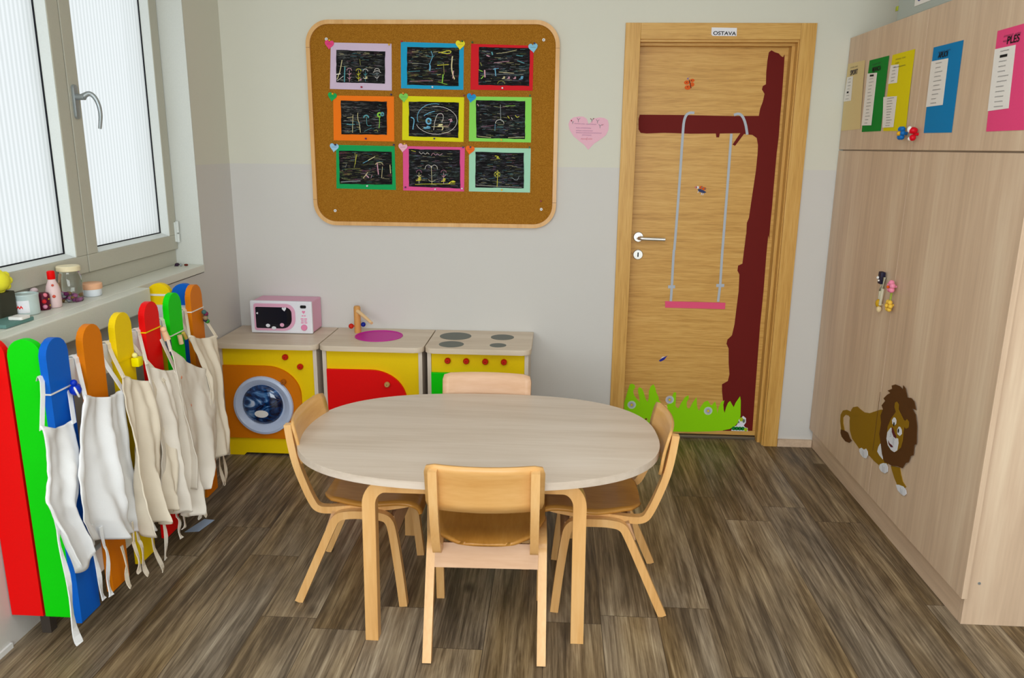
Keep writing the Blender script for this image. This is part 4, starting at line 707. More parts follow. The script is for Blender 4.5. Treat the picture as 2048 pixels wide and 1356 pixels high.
# coloured lists on the upper doors
pcs = [('cream', (226, 204, 150)), ('green', (0, 136, 44)), ('yellow', (232, 214, 0)), ('blue', (0, 128, 190)), ('pink', (238, 74, 130))]
lists = [[0], [1], [2, 3], [4], [5]]
plab = ['cream paper list headed SPORT, nearest the room corner', 'green paper list with long white strip of lines', 'yellow paper list with two white strips of lines', 'blue paper list with one white strip', 'pink paper list headed PLES at the near end']
plab = [s+' on the wardrobe top door' for s in plab]
ink = mat('dark_pen', rgb(50, 46, 60), .7)
for k in range(5):
    q = PAPERS[k]; nm, cc = pcs[k]; rr = random.Random(60+k)
    # paper bows slightly off the door
    tl, tr_, br_, bl = q; n = 10; grid = []
    for j in range(n+1):
        v = j/n; a = (tl[0]+(bl[0]-tl[0])*v, tl[1]+(bl[1]-tl[1])*v); b = (tr_[0]+(br_[0]-tr_[0])*v, tr_[1]+(br_[1]-tr_[1])*v)
        off = .0012+.002*math.sin(PI*v)*(1 if k < 3 else .2)
        grid.append([(XC-off, a[0]+(b[0]-a[0])*i/3, a[1]+(b[1]-a[1])*i/3) for i in range(4)])
    o = MB(mat('list_paper_'+nm, rgb(*cc), .7)).sheet(grid).out('paper_list', solid=.0004, **T(plab[k], 'paper list', 'coloured lists on the upper wardrobe doors'))
    y_l = min(tl[0], bl[0])-.004; d_ = XC-(.0042 if k < 3 else .0026)
    # y runs right-to-left on this wall: far edge (large y) is the left of the sheet
    for li in lists[k]:
        P = LISTS[li]; MB(M_kw).prism(P, 'x', d_-.0004, d_).out('white_strip', o)
        tl2, tr2, br3, bl2 = P; m_ = (7, 15, 5, 11, 10, 12)[li]; g = MB(ink)
        for j in range(m_):
            v = (j+.7)/(m_+.4); ya = tl2[0]+(bl2[0]-tl2[0])*v; yb = tr2[0]+(br3[0]-tr2[0])*v; za = tl2[1]+(bl2[1]-tl2[1])*v; zb = tr2[1]+(br3[1]-tr2[1])*v
            u0 = .28+rr.random()*.05; u1 = u0+rr.uniform(.28, .5); heavy = (li, j) in ((0, 4), (1, 0), (5, 1))
            g.use(M_black if heavy else ink)
            if heavy: g.ribbon([(ya+(yb-ya)*u0, za+(zb-za)*u0), (ya+(yb-ya)*u1, za+(zb-za)*u1)], .008, 'x', d_-.0004)
            else: scribble(g, 'x', d_-.0004, ya+(yb-ya)*u0, za+(zb-za)*u0, (yb-ya)*(u1-u0), .0038, .0011, 0, rr)
        g.out('typed_lines', o)
    hd = ['SPORT', 'MJANCA', '', 'APLIOI', 'PLES'][k]; g = MB(ink)
    yy = tl[0]-.045; zt = tl[1]
    for j, (dy_, w_) in enumerate(((.0, .05), (.06, .03))): scribble(g, 'x', d_, yy-dy_, zt-.022, -w_, .007, .0016, 0, rr)
    scribble(g, 'x', d_, yy, zt-.036, -.035, .007, .0016, 0, rr)
    if k == 2: scribble(g, 'x', d_, yy+.01, zt-.052, -.11, .005, .0015, 0, rr)
    g.out('handwriting', o)
    if hd: text(hd, .030 if k in (0, 4) else .026, o, M_black if k else ink, 'x', yy-(.02 if k == 4 else .005), LISTS[lists[k][0]][1][1]+(.008 if k else .006), d_-.0004, name='heading', bold=.0005, sx=(1.0, .9, 1, .9, 1.15)[k])
# storage box on top
bx_ = thing('storage_box', 'translucent plastic storage box with a white label on top of the wardrobe', 'box', (1.52, 3.23, 2.017))
M_plas = mat('milky_plastic', rgb(196, 206, 200), .35, trans=.25)
b = MB(M_plas); b.box(1.352, 1.70, 2.975, 3.480, 2.018, 2.25, .006); b.out('tub', bx_); MB(M_plas).box(1.344, 1.708, 2.967, 3.488, 2.2505, 2.268, .004).out('lid', bx_)
MB(mat('lime_latch', rgb(170, 180, 30), .4)).box(1.348, 1.3515, 3.470, 3.490, 2.060, 2.078, .001).out('latch', bx_)
lb = MB(M_kw).box(1.3500, 1.3515, 3.02, 3.315, 2.050, 2.17).out('label', bx_)
e = MB(mat('label_blue', rgb(60, 70, 150), .6)); e.ribbon(circ(3.275, 2.083, .018, 20)+[(3.293, 2.083)], .004, 'x', 1.3499); e.ribbon([(3.09, 2.070), (3.065, 2.070)], .008, 'x', 1.3499)
scribble(e, 'x', 1.3499, 3.21, 2.066, -.05, .004, .0012); e.out('label_print', lb)
# ------------------------------------------------------------------ play kitchen
FY = 3.600
def unit(name, label, x0, x1, body0, body1, cut):
    t = thing(name, label, 'play kitchen unit', ((x0+x1)/2, 3.76, 0), 'play kitchen units along the back wall')
    g = MB(M_kit_v); th = .018
    g.box(body0, body0+th, FY-.010, D-.006, .0005, .559).box(body1-th, body1, FY-.010, D-.006, .0005, .559).box(body0+th, body1-th, D-.018, D-.006, .02, .559).box(body0+th, body1-th, FY+.012, D-.018, .06, .074)
    g.out('carcass', t)
    top = rrect(x0, x1, 3.556, D-.003, [.042, .042, 0, 0], 8)
    wt = MB(M_kit).prism(top, 'z', .560, .585, .002)
    return t, wt
def knob(par, x, z, m, r=.0145, y=FY):
    k = MB(m); k.lathe([(r*.55, 0), (r*.55, -.008), (r, -.010), (r*1.02, -.018), (r*.75, -.024)], (x, y, z), 'y', 18); k.use(M_black).lathe([(.0022, -.0242), (.002, -.0248)], (x, y, z), 'y', 8)
    return k.out('knob', par, smooth=True)
def qdoor(xl, xr, z0, z1, r, m, dark):
    """door with one big rounded upper right corner"""
    pts = [(xl, z0), (xr, z0)]+[(xr-r*1.15+r*1.15*math.cos(a), z1-r+r*math.sin(a)) for a in [PI/2*j/14 for j in range(15)]]+[(xl, z1)]
    return MB(m).prism(pts, 'y', FY-.016, FY-.0005, .003)
M_grout = mat('dark_gap', rgb(60, 44, 10), .8)
# washing machine
t, wt = unit('toy_washing_machine', 'yellow toy washing machine with orange door, in the corner under the pink microwave', -1.640, -1.128, -1.625, -1.140, 0)
wt.out('worktop', t)
MB(M_yel).prism([(-1.6065, .0005), (-1.535, .0005), (-1.522, .014), (-1.250, .014), (-1.237, .0005), (-1.1585, .0005), (-1.1585, .558), (-1.6065, .558)], 'y', FY, FY+.012).out('front_panel', t)
d_ = qdoor(-1.6065, -1.226, .096, .468, .145, M_org, 0).out('door', t)
r_ = MB(mat('pale_blue_bowl', rgb(200, 214, 244), .35, coat=.2))
cx, cz = -1.411, .272
r_.lathe([(.146, -.0165), (.149, -.024), (.146, -.034), (.134, -.038), (.118, -.030), (.106, -.020), (.102, -.017)], (cx, FY, cz), 'y', 48)
r_.out('porthole_ring', d_, smooth=True)
def drum_mat():
    m = bpy.data.materials.new('printed_water_swirl'); m.use_nodes = True; N = m.node_tree.nodes; L = m.node_tree.links; b = N['Principled BSDF']
    b.inputs['Roughness'].default_value = .08; b.inputs['Coat Weight'].default_value = .5
    tc = N.new('ShaderNodeTexCoord'); n = N.new('ShaderNodeTexNoise'); n.inputs['Scale'].default_value = 8; n.inputs['Detail'].default_value = 3; n.inputs['Distortion'].default_value = 2.4
    mp = N.new('ShaderNodeMapping'); mp.inputs['Scale'].default_value = (1, 1, 1.7); L.new(tc.outputs['Object'], mp.inputs[0]); L.new(mp.outputs[0], n.inputs['Vector'])
    cr = N.new('ShaderNodeValToRGB'); e = cr.color_ramp.elements; e[0].position = .38; e[0].color = rgb(4, 16, 50); e[1].position = .72; e[1].color = rgb(210, 222, 244)
    k = e.new(.50); k.color = rgb(14, 62, 120); k = e.new(.60); k.color = rgb(90, 140, 196)
    L.new(n.outputs['Fac'], cr.inputs[0]); L.new(cr.outputs[0], b.inputs['Base Color']); return m
g = MB(drum_mat()); g.lathe([(.101, -.0172), (.098, -.024), (.080, -.034), (.05, -.042), (.004, -.045)], (cx-.006, FY, cz+.002), 'y', 40)
dg = g.out('porthole_glass', d_, smooth=True)
g = MB(M_kw); g.prism(circ(cx-.006, cz-.038, .034, 18, .55), 'y', FY-.0445, FY-.038); g.out('perforated_drum_end', dg)
knob(t, -1.293, .516, M_redk); knob(t, -1.222, .470, M_redk); knob(d_, -1.303, .396, mat('brown_knob', rgb(176, 98, 30), .35), .013, FY-.0165)
# sink
t, wt = unit('toy_sink_unit', 'yellow toy sink unit with a red door, middle one of the three', -1.122, -.618, -1.112, -.628, 0)
sx_, sy_, sr = -.876, 3.776, .113
wo = wt.out('worktop', t)
cut = bpy.data.meshes.new('cut'); bmc = bmesh.new(); bmesh.ops.create_cone(bmc, cap_ends=True, segments=40, radius1=sr, radius2=sr, depth=.2); bmc.to_mesh(cut); bmc.free()
co = bpy.data.objects.new('cut', cut); C.objects.link(co); co.location = (sx_, sy_, .57)
md = wo.modifiers.new('hole', 'BOOLEAN'); md.operation = 'DIFFERENCE'; md.object = co; md.solver = 'EXACT'
bpy.context.view_layer.update(); dg_ = bpy.context.evaluated_depsgraph_get(); nm_ = bpy.data.meshes.new_from_object(wo.evaluated_get(dg_)); wo.modifiers.clear(); wo.data = nm_
bpy.data.objects.remove(co); bpy.data.meshes.remove(cut)
MB(M_yel).box(-1.0935, -.6465, FY, FY+.012, .03, .558).out('front_panel', t)
d_ = qdoor(-1.0935, -.706, .070, .462, .150, M_red, 0).out('door', t); knob(d_, -.796, .397, mat('wooden_knob', rgb(206, 160, 100), .4), .0135, FY-.0165)
g = MB(mat('magenta_bowl', rgb(206, 0, 160), .4)); g.lathe([(sr+.006, .586), (sr+.005, .5885), (sr-.002, .588), (sr-.006, .570), (sr-.03, .545), (.05, .530), (.004, .528)], (sx_, sy_, 0), 'z', 44)
bw = g.out('basin', t, smooth=True); MB(M_steel).lathe([(.014, .5288), (.013, .5305)], (sx_, sy_, 0), 'z', 20).out('drain', bw)
f = thing('faucet', None, None, (-1.008, 3.845, .585)); del_ = f; f.parent = t; f.location = Vector((-1.008, 3.845, .585))-t.location
M_fw = mat('turned_wood', rgb(216, 156, 88), .4); M_fp = mat('pale_turned_wood', rgb(238, 200, 150), .4)
bpy.data.objects.remove(f)
g = MB(M_fw); g.lathe([(.017, .5853), (.017, .714), (.014, .722), (.004, .724)], (-1.000, 3.845, 0), 'z', 20); fa = g.out('faucet', t, smooth=True)
MB(M_fp).tube([(-1.000, 3.840, .700), (-.955, 3.800, .680), (-.905, 3.755, .655)], .0105, 12, .0075).out('spout', fa, smooth=True)
MB(M_redk).ball((-1.030, 3.832, .620), .0135, n=16).tube([(-1.028, 3.834, .620), (-1.005, 3.84, .620)], .004).out('tap_ball', fa, smooth=True, label='red tap ball')
MB(mat('navy_ball', rgb(20, 40, 150), .3)).ball((-.972, 3.850, .626), .0125, n=16).tube([(-.975, 3.85, .626), (-1.0, 3.847, .626)], .004).out('tap_ball', fa, smooth=True, label='dark blue tap ball')
# stove
t, wt = unit('toy_stove', 'yellow toy stove with four hobs and a green oven door, behind the far chair', -.612, -.107, -.603, -.120, 0)
wt.out('worktop', t)
MB(M_yel).box(-.5845, -.1385, FY, FY+.012, .03, .558).out('front_panel', t)
M_hob = mat('grey_hob_print', rgb(112, 116, 110), .5)
for (hx, hy, hr) in ((-.495, 3.812, .079), (-.259, 3.811, .058), (-.494, 3.645, .060), (-.269, 3.646, .040)):
    MB(M_hob).prism(circ(hx, hy, hr, 40), 'z', .5852, .5860).out('hob', t)
for kx in (-.505, -.416, -.325, -.236): knob(t, kx, .5185, M_redk)
d_ = qdoor(-.5845, -.150, .070, .458, .150, M_grn, 0).out('oven_door', t)
MB(mat('grey_oven_window', rgb(110, 130, 140), .3)).prism(rrect(-.545, -.25, .12, .362, [.03, .1, .12, .06], 8), 'y', FY-.0185, FY-.0165).out('oven_window', d_)

# toy microwave
mw = thing('toy_microwave', 'pink and white toy microwave standing on the corner kitchen unit', 'toy microwave', (-1.370, 3.86, .5855))
M_pk = mat('pastel_pink_plastic', rgb(232, 172, 200), .4); M_wh = mat('glossy_white_plastic', rgb(236, 236, 244), .3)
yf = 3.778
MB(M_pk).box(-1.523, -1.214, yf+.018, 3.944, .5900, .748, .006).out('housing', mw)
MB(M_wh).box(-1.527, -1.212, yf, yf+.0175, .5875, .752, .007).out('front_panel', mw)
dr_ = MB(M_pk).prism(rrect(-1.506, -1.297, .602, .739, [.010, .060, .045, .010], 8), 'y', yf-.005, yf-.0005, .0015).out('door', mw)
w_ = MB(mat('dark_window', rgb(22, 24, 36), .12, coat=.5)).prism(rrect(-1.497, -1.314, .614, .722, [.006, .050, .030, .006], 8), 'y', yf-.0068, yf-.0053).out('window', dr_)
h_ = MB(M_wh); h_.prism(heart(-1.350, .714, .012, .1, 16), 'y', yf-.0076, yf-.0069).prism(heart(-1.488, .690, .006, .5, 12), 'y', yf-.0076, yf-.0069)
h_.prism(circ(-1.437, .628, .011, 12, .8), 'y', yf-.0076, yf-.0069).prism(circ(-1.437+.03, .616, .012, 12, .7), 'y', yf-.0084, yf-.0077); h_.use(M_pk).prism(circ(-1.365, .632, .011, 12, .9), 'y', yf-.0076, yf-.0069); h_.out('door_print', dr_)
g = MB(M_black); g.prism(rrect(-1.270, -1.240, .718, .733, .006, 4), 'y', yf-.0022, yf-.0004); g.out('display', mw)
g = MB(mat('pink_button', rgb(236, 140, 180), .4))
g.prism(heart(-1.254, .699, .009, 0, 14), 'y', yf-.0018, yf-.0003)
for j, (zz, ww) in enumerate(((.680, .010), (.664, .016), (.654, .014), (.644, .016))): g.box(-1.254-ww, -1.254-.002, yf-.0018, yf-.0003, zz-.0025, zz+.0025).box(-1.254+.002, -1.254+ww, yf-.0018, yf-.0003, zz-.0025, zz+.0025)
g.out('button_print', mw)
MB(mat('pink_button', rgb(236, 140, 180), .4)).lathe([(.0155, 0), (.0155, -.006), (.013, -.009)], (-1.254, yf-.0003, .620), 'y', 24).out('dial', mw, smooth=True)

# ------------------------------------------------------------------ oval table
tb = thing('oval_table', 'low oval table with pale laminate top in the middle of the room', 'table', (-.247, 2.52, 0))
TH = .565; TA, TB_, TN, TR = .604, .4245, 2.5, .03
pts = []
for k in range(96):
    a = 2*PI*k/96; u = TA*math.copysign(abs(math.cos(a))**(2/TN), math.cos(a)); v = TB_*math.copysign(abs(math.sin(a))**(2/TN), math.sin(a))
    pts.append((-.2465+u*math.cos(TR)-v*math.sin(TR), 2.521+u*math.sin(TR)+v*math.cos(TR)))
MB(M_tab).prism(pts, 'z', TH-.024, TH, .003).out('tabletop', tb, smooth=True)
for (fx, fy, s) in ((-.550, 2.165, 1), (.093, 2.193, -1), (-.556, 2.850, 1), (.075, 2.875, -1)):
    P = [(fx, .0005), (fx+.002*s, .20), (fx+.004*s, .450)]
    P += [(fx+s*(.004+.052*(1-math.cos(a))), .463+.062*math.sin(a)) for a in [PI/2*j/8 for j in range(9)]]+[(fx+s*.20, .525)]
    MB(M_beech).bent(P, fy-.020, fy+.020, .040, 'y').out('leg', tb)

# ------------------------------------------------------------------ chairs
def make_chair(label, wood_s, seat_m, back_m, leg_z, apr):
    """child's bentwood chair, faces +Y, rear feet at y=0, origin between the side frames"""
    t = thing('child_chair', label, 'chair', (0, 0, 0), 'chairs around the oval table')
    post = smooth_path([(.003, .628), (.010, .565), (.022, .495), (.045, .425), (.068, .366), (.086, .335), (.125, .331), (.20, .341), (.28, .347), (.40, .362)], 3)
    leg = smooth_path([(.015, .0005), (.085, .160), (.140, .285), (.160, .323), (.205, .3315), (.250, .332), (.300, .331), (.335, .318), (.346, .262), (.362, .130), (.3745, .0005)], 3)
    m = (len(leg)+1)//2
    for s in (-1, 1):
        a, b = sorted((s*.1325, s*.1580)); MB(wood_s).bent(post, a, b, lambda q: .024 if q < .9 else .024-.14*(q-.9)).out('back_post', t)
        a, b = sorted((s*.1585, s*.1850)); MB(wood_s).bent(leg[:m], a, b, .027).out('leg', t); MB(wood_s).bent(leg[m-1:], a, b, .027).out('leg', t)
    # apron boards between the legs
    g = MB(apr); g.bent([(.120, .260), (.146, .330)], -.158, .158, .016); g.out('crossbar', t)
    g = MB(apr); g.bent([(.352, .262), (.338, .318)], -.158, .158, .016); g.out('crossbar', t)
    # seat shell: dished, narrower behind, rolled front edge
    grid = []; prof = [(.105, .352), (.125, .358), (.16, .360), (.22, .356), (.30, .362), (.36, .370), (.405, .368), (.428, .352), (.436, .330)]
    prof = smooth_path(prof, 2)
    for (u, z) in prof:
        f = (u-.105)/.30; hw = .128+.052*min(1, max(0, f*2.0))
        if f < .12: hw *= .55+.45*math.sqrt(max(0, f)/.12)
        if f > 1.02: hw -= .012*(f-1.02)/.08
        row = []
        for i in range(13):
            c_ = -1+2*i/12; row.append((hw*c_, u-.012*(1-f if f < 1 else 0), z-.002+.006*c_*c_))
        grid.append(row)
    MB(seat_m).sheet(grid).out('seat', t, smooth=True, solid=.010)
    # back rest: curved ply in front of the posts
    grid = []
    for j in range(7):
        v = j/6; z = .492+.148*v; base = .0345-.026*v+.004*math.sin(PI*v)
        row = []
        for i in range(15):
            c_ = -1+2*i/14; hw = .170+.002*v
            if j in (0, 6): hw -= .006
            row.append((hw*c_, base-.004+.026*(c_*c_-.30), z-.0+(.0 if abs(c_) < .95 else (-.006 if j == 6 else .006 if j == 0 else 0))))
        grid.append(row)
    MB(back_m).sheet(grid).out('backrest', t, smooth=True, solid=.009)
    return t
def dup(src, label):
    r = src.copy(); C.objects.link(r); r['label'] = label
    for ch in list(src.children):
        c_ = ch.copy(); C.objects.link(c_); c_.parent = r
    return r
ch = make_chair('beech child\'s chair at the near side of the oval table, back to the camera', M_beech, M_seat, M_beech_x, M_pale_z, M_pale)
ch.location = (-.188, 2.040, 0); ch.rotation_euler = (0, 0, math.radians(1.6))
c2 = dup(ch, 'beech child\'s chair at the left end of the oval table, by the washing machine')
c2.location = (-.862, 2.520, 0); c2.rotation_euler = (0, 0, -PI/2)
c3 = dup(ch, 'beech child\'s chair at the right end of the oval table, before the door')
c3.location = (.395, 2.524, 0); c3.rotation_euler = (0, 0, PI/2)
c4 = make_chair('pale beech child\'s chair at the far side of the table, before the toy stove', M_beech, M_seat, wood('whitish_beech_plywood', (rgb(206, 160, 124), rgb(216, 174, 140), rgb(226, 188, 156)), 'x', 2.2, 14, .4, .3), M_beech, M_beech)
c4.location = (-.262, 2.992, 0); c4.rotation_euler = (0, 0, PI); c4.scale = (1.02, 1, 1)

# ------------------------------------------------------------------ coat boards under the sill
rk = thing('coat_rack', 'row of coloured round-topped coat boards standing along the left wall', 'coat rack', (-1.50, 2.52, .0))
bt = .022
def board_x(yc, w, m):   # faces the room (+x)
    pts = rrect(yc-w/2, yc+w/2, .100, .977, [0, 0, w/2-.001, w/2-.001], 9)
    return MB(m).prism(pts, 'x', -1.427, -1.405, .002).out('board', rk)
def board_y(xc, w, y, m):  # faces the camera (end panels)
    pts = rrect(xc-w/2, xc+w/2, .100, .975, [0, 0, w/2-.001, w/2-.001], 9)
    return MB(m).prism(pts, 'y', y, y+bt, .002).out('board', rk)
BYC = [2.073, 2.246, 2.420, 2.605, 2.776, 2.952]
for y_, m_ in zip(BYC, (M_blu, M_org, M_yel, M_red, M_grn, M_org)): board_x(y_, .099, m_)
board_y(-1.594, .100, 2.050, M_red); board_y(-1.4865, .100, 2.050, M_grn)
board_y(-1.566, .096, 2.975, M_yel); board_y(-1.468, .096, 2.975, M_blu)
for b_ in ((-1.446, -1.4275, 2.073, 2.974, .795, .890), (-1.446, -1.4275, 2.073, 2.974, .18, .26), (-1.640, -1.4465, 2.956, 2.9745, .795, .890), (-1.640, -1.4465, 2.0725, 2.091, .795, .890), (-1.640, -1.4465, 2.0725, 2.091, .18, .26)): MB(M_white).box(*b_).out('rail', rk)
for y_ in (2.11, 2.90): MB(mat('dark_rail_post', rgb(70, 62, 56), .7)).box(-1.60, -1.57, y_, y_+.03, .0005, .79).out('foot_post', rk)

# canvas aprons
M_can = mat('unbleached_canvas', rgb(246, 238, 226), .95, spec=.1, bump=.25, bscale=600); M_can2 = mat('yellowed_canvas', rgb(240, 228, 208), .95, spec=.1, bump=.25, bscale=600)
M_can3 = mat('bleached_canvas', rgb(246, 247, 250), .95, spec=.1, bump=.25, bscale=600)
def interp(P, v):
    t = v*(len(P)-1); i = min(int(t), len(P)-2); f = t-i
    f = f*f*(3-2*f)*.3+f*.7
    return (P[i][0]*(1-f)+P[i+1][0]*f, P[i][1]*(1-f)+P[i+1][1]*f)
alab = ['white canvas apron hanging on the blue board, nearest the camera', 'white canvas apron hanging on the first orange board, next to the blue one', 'creased cream canvas apron hanging on the yellow front board', 'cream canvas apron hanging on the red front board', 'cream canvas apron with faint orange paint spots, on the green front board', 'canvas apron on the last orange board, beside the washing machine']
waves = [(1.3, .012, .3), (1.7, .024, 1.2), (2.1, .026, .2), (1.7, .022, 2.0), (1.3, .020, 1.0), (1.5, .016, .0)]
tie_of = [[0], [1, 2], [3, 4, 5, 6], [7, 8], [9, 10], [11, 12, 13]]
drift = [-.018, -.004, .006, .012, .010, .002]
for k, (Lp, Rp) in enumerate(APRONS):
    t = thing('apron', alab[k], 'apron', (-1.37, BYC[k], .80), 'canvas aprons on the coat boards')
    fq, am, ph = waves[k]; nu, nv = 44, 40; grid = []; rr = random.Random(90+k)
    p2 = rr.uniform(0, 6); p3 = rr.uniform(0, 6)
    for j in range(nv+1):
        v = j/nv; a = interp(Lp, v); b = interp(Rp, v); row = []
        for i in range(nu+1):
            u = i/nu; y = a[0]+(b[0]-a[0])*u; z = a[1]+(b[1]-a[1])*u
            amp = am*(.25+.95*v)
            xo = amp*math.sin(2*PI*fq*u+ph+1.6*v)+amp*.45*math.sin(2*PI*fq*2.3*u+p2-2.2*v)+.004*math.sin(9*v+p3+4*u)
            y += .010*v*math.sin(2*PI*fq*u+ph+1.6*v+1.4)
            sag = -.016*math.sin(PI*u)*(1-v)**6
            hem = .010*math.sin(2*PI*fq*u+p3)*v**4
            if k == 0: hem += -.045*math.exp(-((u-.35)/.28)**2)*v**6
            wq = .010*(noise.noise(Vector((y*16, z*7, k*3.7)))+.5*noise.noise(Vector((y*38+z*20, z*16-y*10, k*5.1))))
            xx = -1.360+drift[k]+xo+wq+.012*v
            if xx < -1.390: xx = -1.390+(xx+1.390)*.12
            row.append((xx, y, z+sag+hem))
        grid.append(row)
    cm = (M_can3, M_can3, M_can2, M_can, M_can, M_can2)[k]
    o = MB(cm).sheet(grid).out('apron_cloth', t, smooth=True, solid=.0022)
    # neck strap: over the rail behind the board, down to both bib corners
    y0, y1 = BYC[k]-.058, BYC[k]+.058; c0, c1 = grid[0][0], grid[0][-1]
    for (yy, cc_, sg_) in ((y0, c0, -1), (y1, c1, 1)):
        st = MB(cm)
        P = [Vector((-1.4485, yy, .80)), Vector((-1.4485, yy, .8935)), Vector((-1.4245, yy, .8935)), Vector((-1.4225, yy, .862)), Vector(cc_)+Vector((.003, 0, -.012))]
        if k == 0 and sg_ < 0: P = [Vector((-1.450, 2.0425, .86)), Vector((-1.425, 2.0170, .885)), Vector((-1.418, 2.016, .86))]+P[4:]
        P = [Vector(p) for p in smooth_path(P, 1)]; ww = .0095
        A_ = [st.bm.verts.new(p+Vector((0, -ww, 0))) for p in P]; B_ = [st.bm.verts.new(p+Vector((0, ww, 0))) for p in P]
        for q in range(len(P)-1): st._f([A_[q], A_[q+1], B_[q+1], B_[q]])
        st.out('neck_strap', t, solid=.0018)
    for ti in tie_of[k]:
        P = smooth_path([(-1.372-.006*(ti % 2), y, max(z, .03)) for y, z in TIES[ti]], 2); n = len(P)
        a0 = Vector(P[0]); P = [tuple(a0+Vector((0, -.006, .07))), tuple(a0+Vector((0, -.003, .035)))]+P; n = len(P); st = MB(cm); A_ = []; B_ = []
        for q, p in enumerate(P):
            ww = .0055+.0045*max(0, (q/n-.35))/.65*(1.7 if ti == 0 else 1); tw = .35*math.sin(q*.9+ti)
            p = Vector(p)+Vector((.004*math.sin(q*.8+ti*2), 0, 0)); A_.append(st.bm.verts.new(p-Vector((ww*tw, ww, 0)))); B_.append(st.bm.verts.new(p+Vector((ww*tw, ww, 0))))
        for q in range(n-1): st._f([A_[q], A_[q+1], B_[q+1], B_[q]])
        st.out('tie', t, solid=.003)
    if k == 4:
        g = MB(mat('orange_paint_spot', rgb(240, 150, 110), .9))
        for (u, v) in ((.15, .22), (.12, .40), (.42, .36)):
            p = grid[int(v*nv)][int(u*nu)]; g.ball((p[0]+.0005, p[1], p[2]), .0065, .35, .8, 1)
        g.out('paint_spot', t, smooth=True)
# little things tied to the boards
XB = -1.4045
def cord_loop(g, yc, z, w=.100, dz=0):
    y0, y1 = yc-w/2-.0015, yc+w/2+.0015
    g.box(XB, XB+.002, y0, y1, z-.002, z+.002).box(-1.4295, XB+.002, y0-.002, y0, z-.002, z+.002).box(-1.4295, XB+.002, y1, y1+.002, z-.002, z+.002)
cc = [(0, .815, M_cord, 'blue toy figure on a white cord around the blue front board'), (2, .812, M_yel, 'yellow plastic block tied to the yellow front board'), (3, .868, M_yel, 'little peach figure on a thin yellow elastic on the red front board'), (4, .815, M_cord, 'small figure peg tucked beside the green front board'), (5, .868, M_cord, 'bunch of coloured beads on a cord on the last orange board')]
for bi, z, m_, lb_ in cc:
    yc = BYC[bi]; t = thing('board_charm', lb_, 'charm', (XB, yc, z))
    g = MB(m_); cord_loop(g, yc, z+.010); g.out('cord', t)
    g = MB()
    if bi == 0:
        g.use(mat('royal_blue_plastic', rgb(10, 50, 180), .3)).ball((XB+.020, yc+.030, z), .017, n=14).ball((XB+.020, yc+.026, z+.022), .010).ball((XB+.016, yc+.046, z+.004), .010); g.use(M_cord).tube(smooth_path([(XB+.024, yc+.020, z+.010), (XB+.036, yc+.012, z-.004), (XB+.034, yc+.022, z-.018)], 2), .003)
    elif bi == 2:
        g.use(mat('bright_yellow_plastic', rgb(250, 236, 0), .3)).box(XB+.003, XB+.030, yc+.016, yc+.048, z-.024, z+.008, .006); g.use(mat('pale_yellow_plastic', rgb(246, 240, 150), .3)).ball((XB+.016, yc+.022, z+.016), .009)
    elif bi == 3:
        g.use(mat('peach_plastic', rgb(244, 204, 160), .4)).ball((XB+.014, yc+.044, z), .011).tube([(XB+.014, yc+.046, z-.006), (XB+.018, yc+.058, z-.040)], .010, 10, .012); g.use(mat('slate_plastic', rgb(70, 80, 96), .4)).tube([(XB+.018, yc+.060, z-.042), (XB+.020, yc+.064, z-.10)], .011, 10, .009)
    elif bi == 4:
        g.use(mat('peach_plastic', rgb(244, 204, 160), .4)).tube([(XB+.012, yc-.010, z+.004), (XB+.014, yc-.006, z-.030)], .009, 10); g.use(mat('mustard_plastic', rgb(224, 184, 90), .4)).tube([(XB+.012, yc+.020, z+.006), (XB+.014, yc+.036, z-.020)], .007, 10)
    else:
        for j, cl in enumerate(((70, 110, 110), (120, 40, 80), (60, 130, 120), (150, 130, 100), (60, 60, 90), (60, 140, 60))):
            g.use(mat('bead_%d' % j, rgb(*cl), .4)).ball((XB+.012+.004*(j % 2), yc+.030+.007*(j % 3), z-.006-.010*j*.8), .0095)
    g.out('figure', t, smooth=True)
# white elastic on the far yellow end board
g = MB(M_cord); g.box(-1.6155, -1.5165, 2.9725, 2.9745, .925, .933); g.out('elastic_band', **T('white elastic band across the yellow board at the rack far end', 'band'))

# ------------------------------------------------------------------ things on the sill
SZ = .9635
t = thing('tin_can', 'pale tin with a red printed label on the window sill', 'tin', (-1.732, 2.430, SZ))
g = MB(mat('pale_tin', rgb(206, 222, 222), .3, metal=.2)); g.lathe([(.038, .0005), (.040, .003), (.040, .060), (.041, .062), (.041, .067), (.038, .068), (.037, .064), (.002, .064)], (-1.732, 2.430, SZ), 'z', 28); g.out('can', t, smooth=True)
g = MB(mat('white_label', rgb(238, 238, 244), .5)); n = 12
for q in range(n):
    a0, a1 = -2.2+1.5*q/n, -2.2+1.5*(q+1)/n; R = .0405
    g._f([g.bm.verts.new((-1.732+R*math.cos(a)*1.0, 2.430+R*math.sin(a), z)) for a, z in ((a0, SZ+.010), (a1, SZ+.010), (a1, SZ+.050), (a0, SZ+.050))])
g.out('label', t)
g = MB(M_red)
P = [(-2.05+.11*q, SZ+.028+(.004 if q % 2 else -.003)) for q in range(9)]
for (a0, z0), (a1, z1) in zip(P, P[1:]): R = .0412; g._f([g.bm.verts.new((-1.732+R*math.cos(a), 2.430+R*math.sin(a), z)) for a, z in ((a0, z0-.003), (a1, z1-.003), (a1, z1+.003), (a0, z0+.003))])
g.out('red_print', t)
g = MB(mat('dark_jar', rgb(90, 20, 44), .35)); g.lathe([(.020, .0005), (.021, .004), (.021, .050), (.017, .056), (.004, .057)], (-1.722, 2.505, SZ), 'z', 20); o = g.out('glitter_jar', smooth=True, **T('small dark jar of pink and yellow glitter beside the tin', 'jar'))
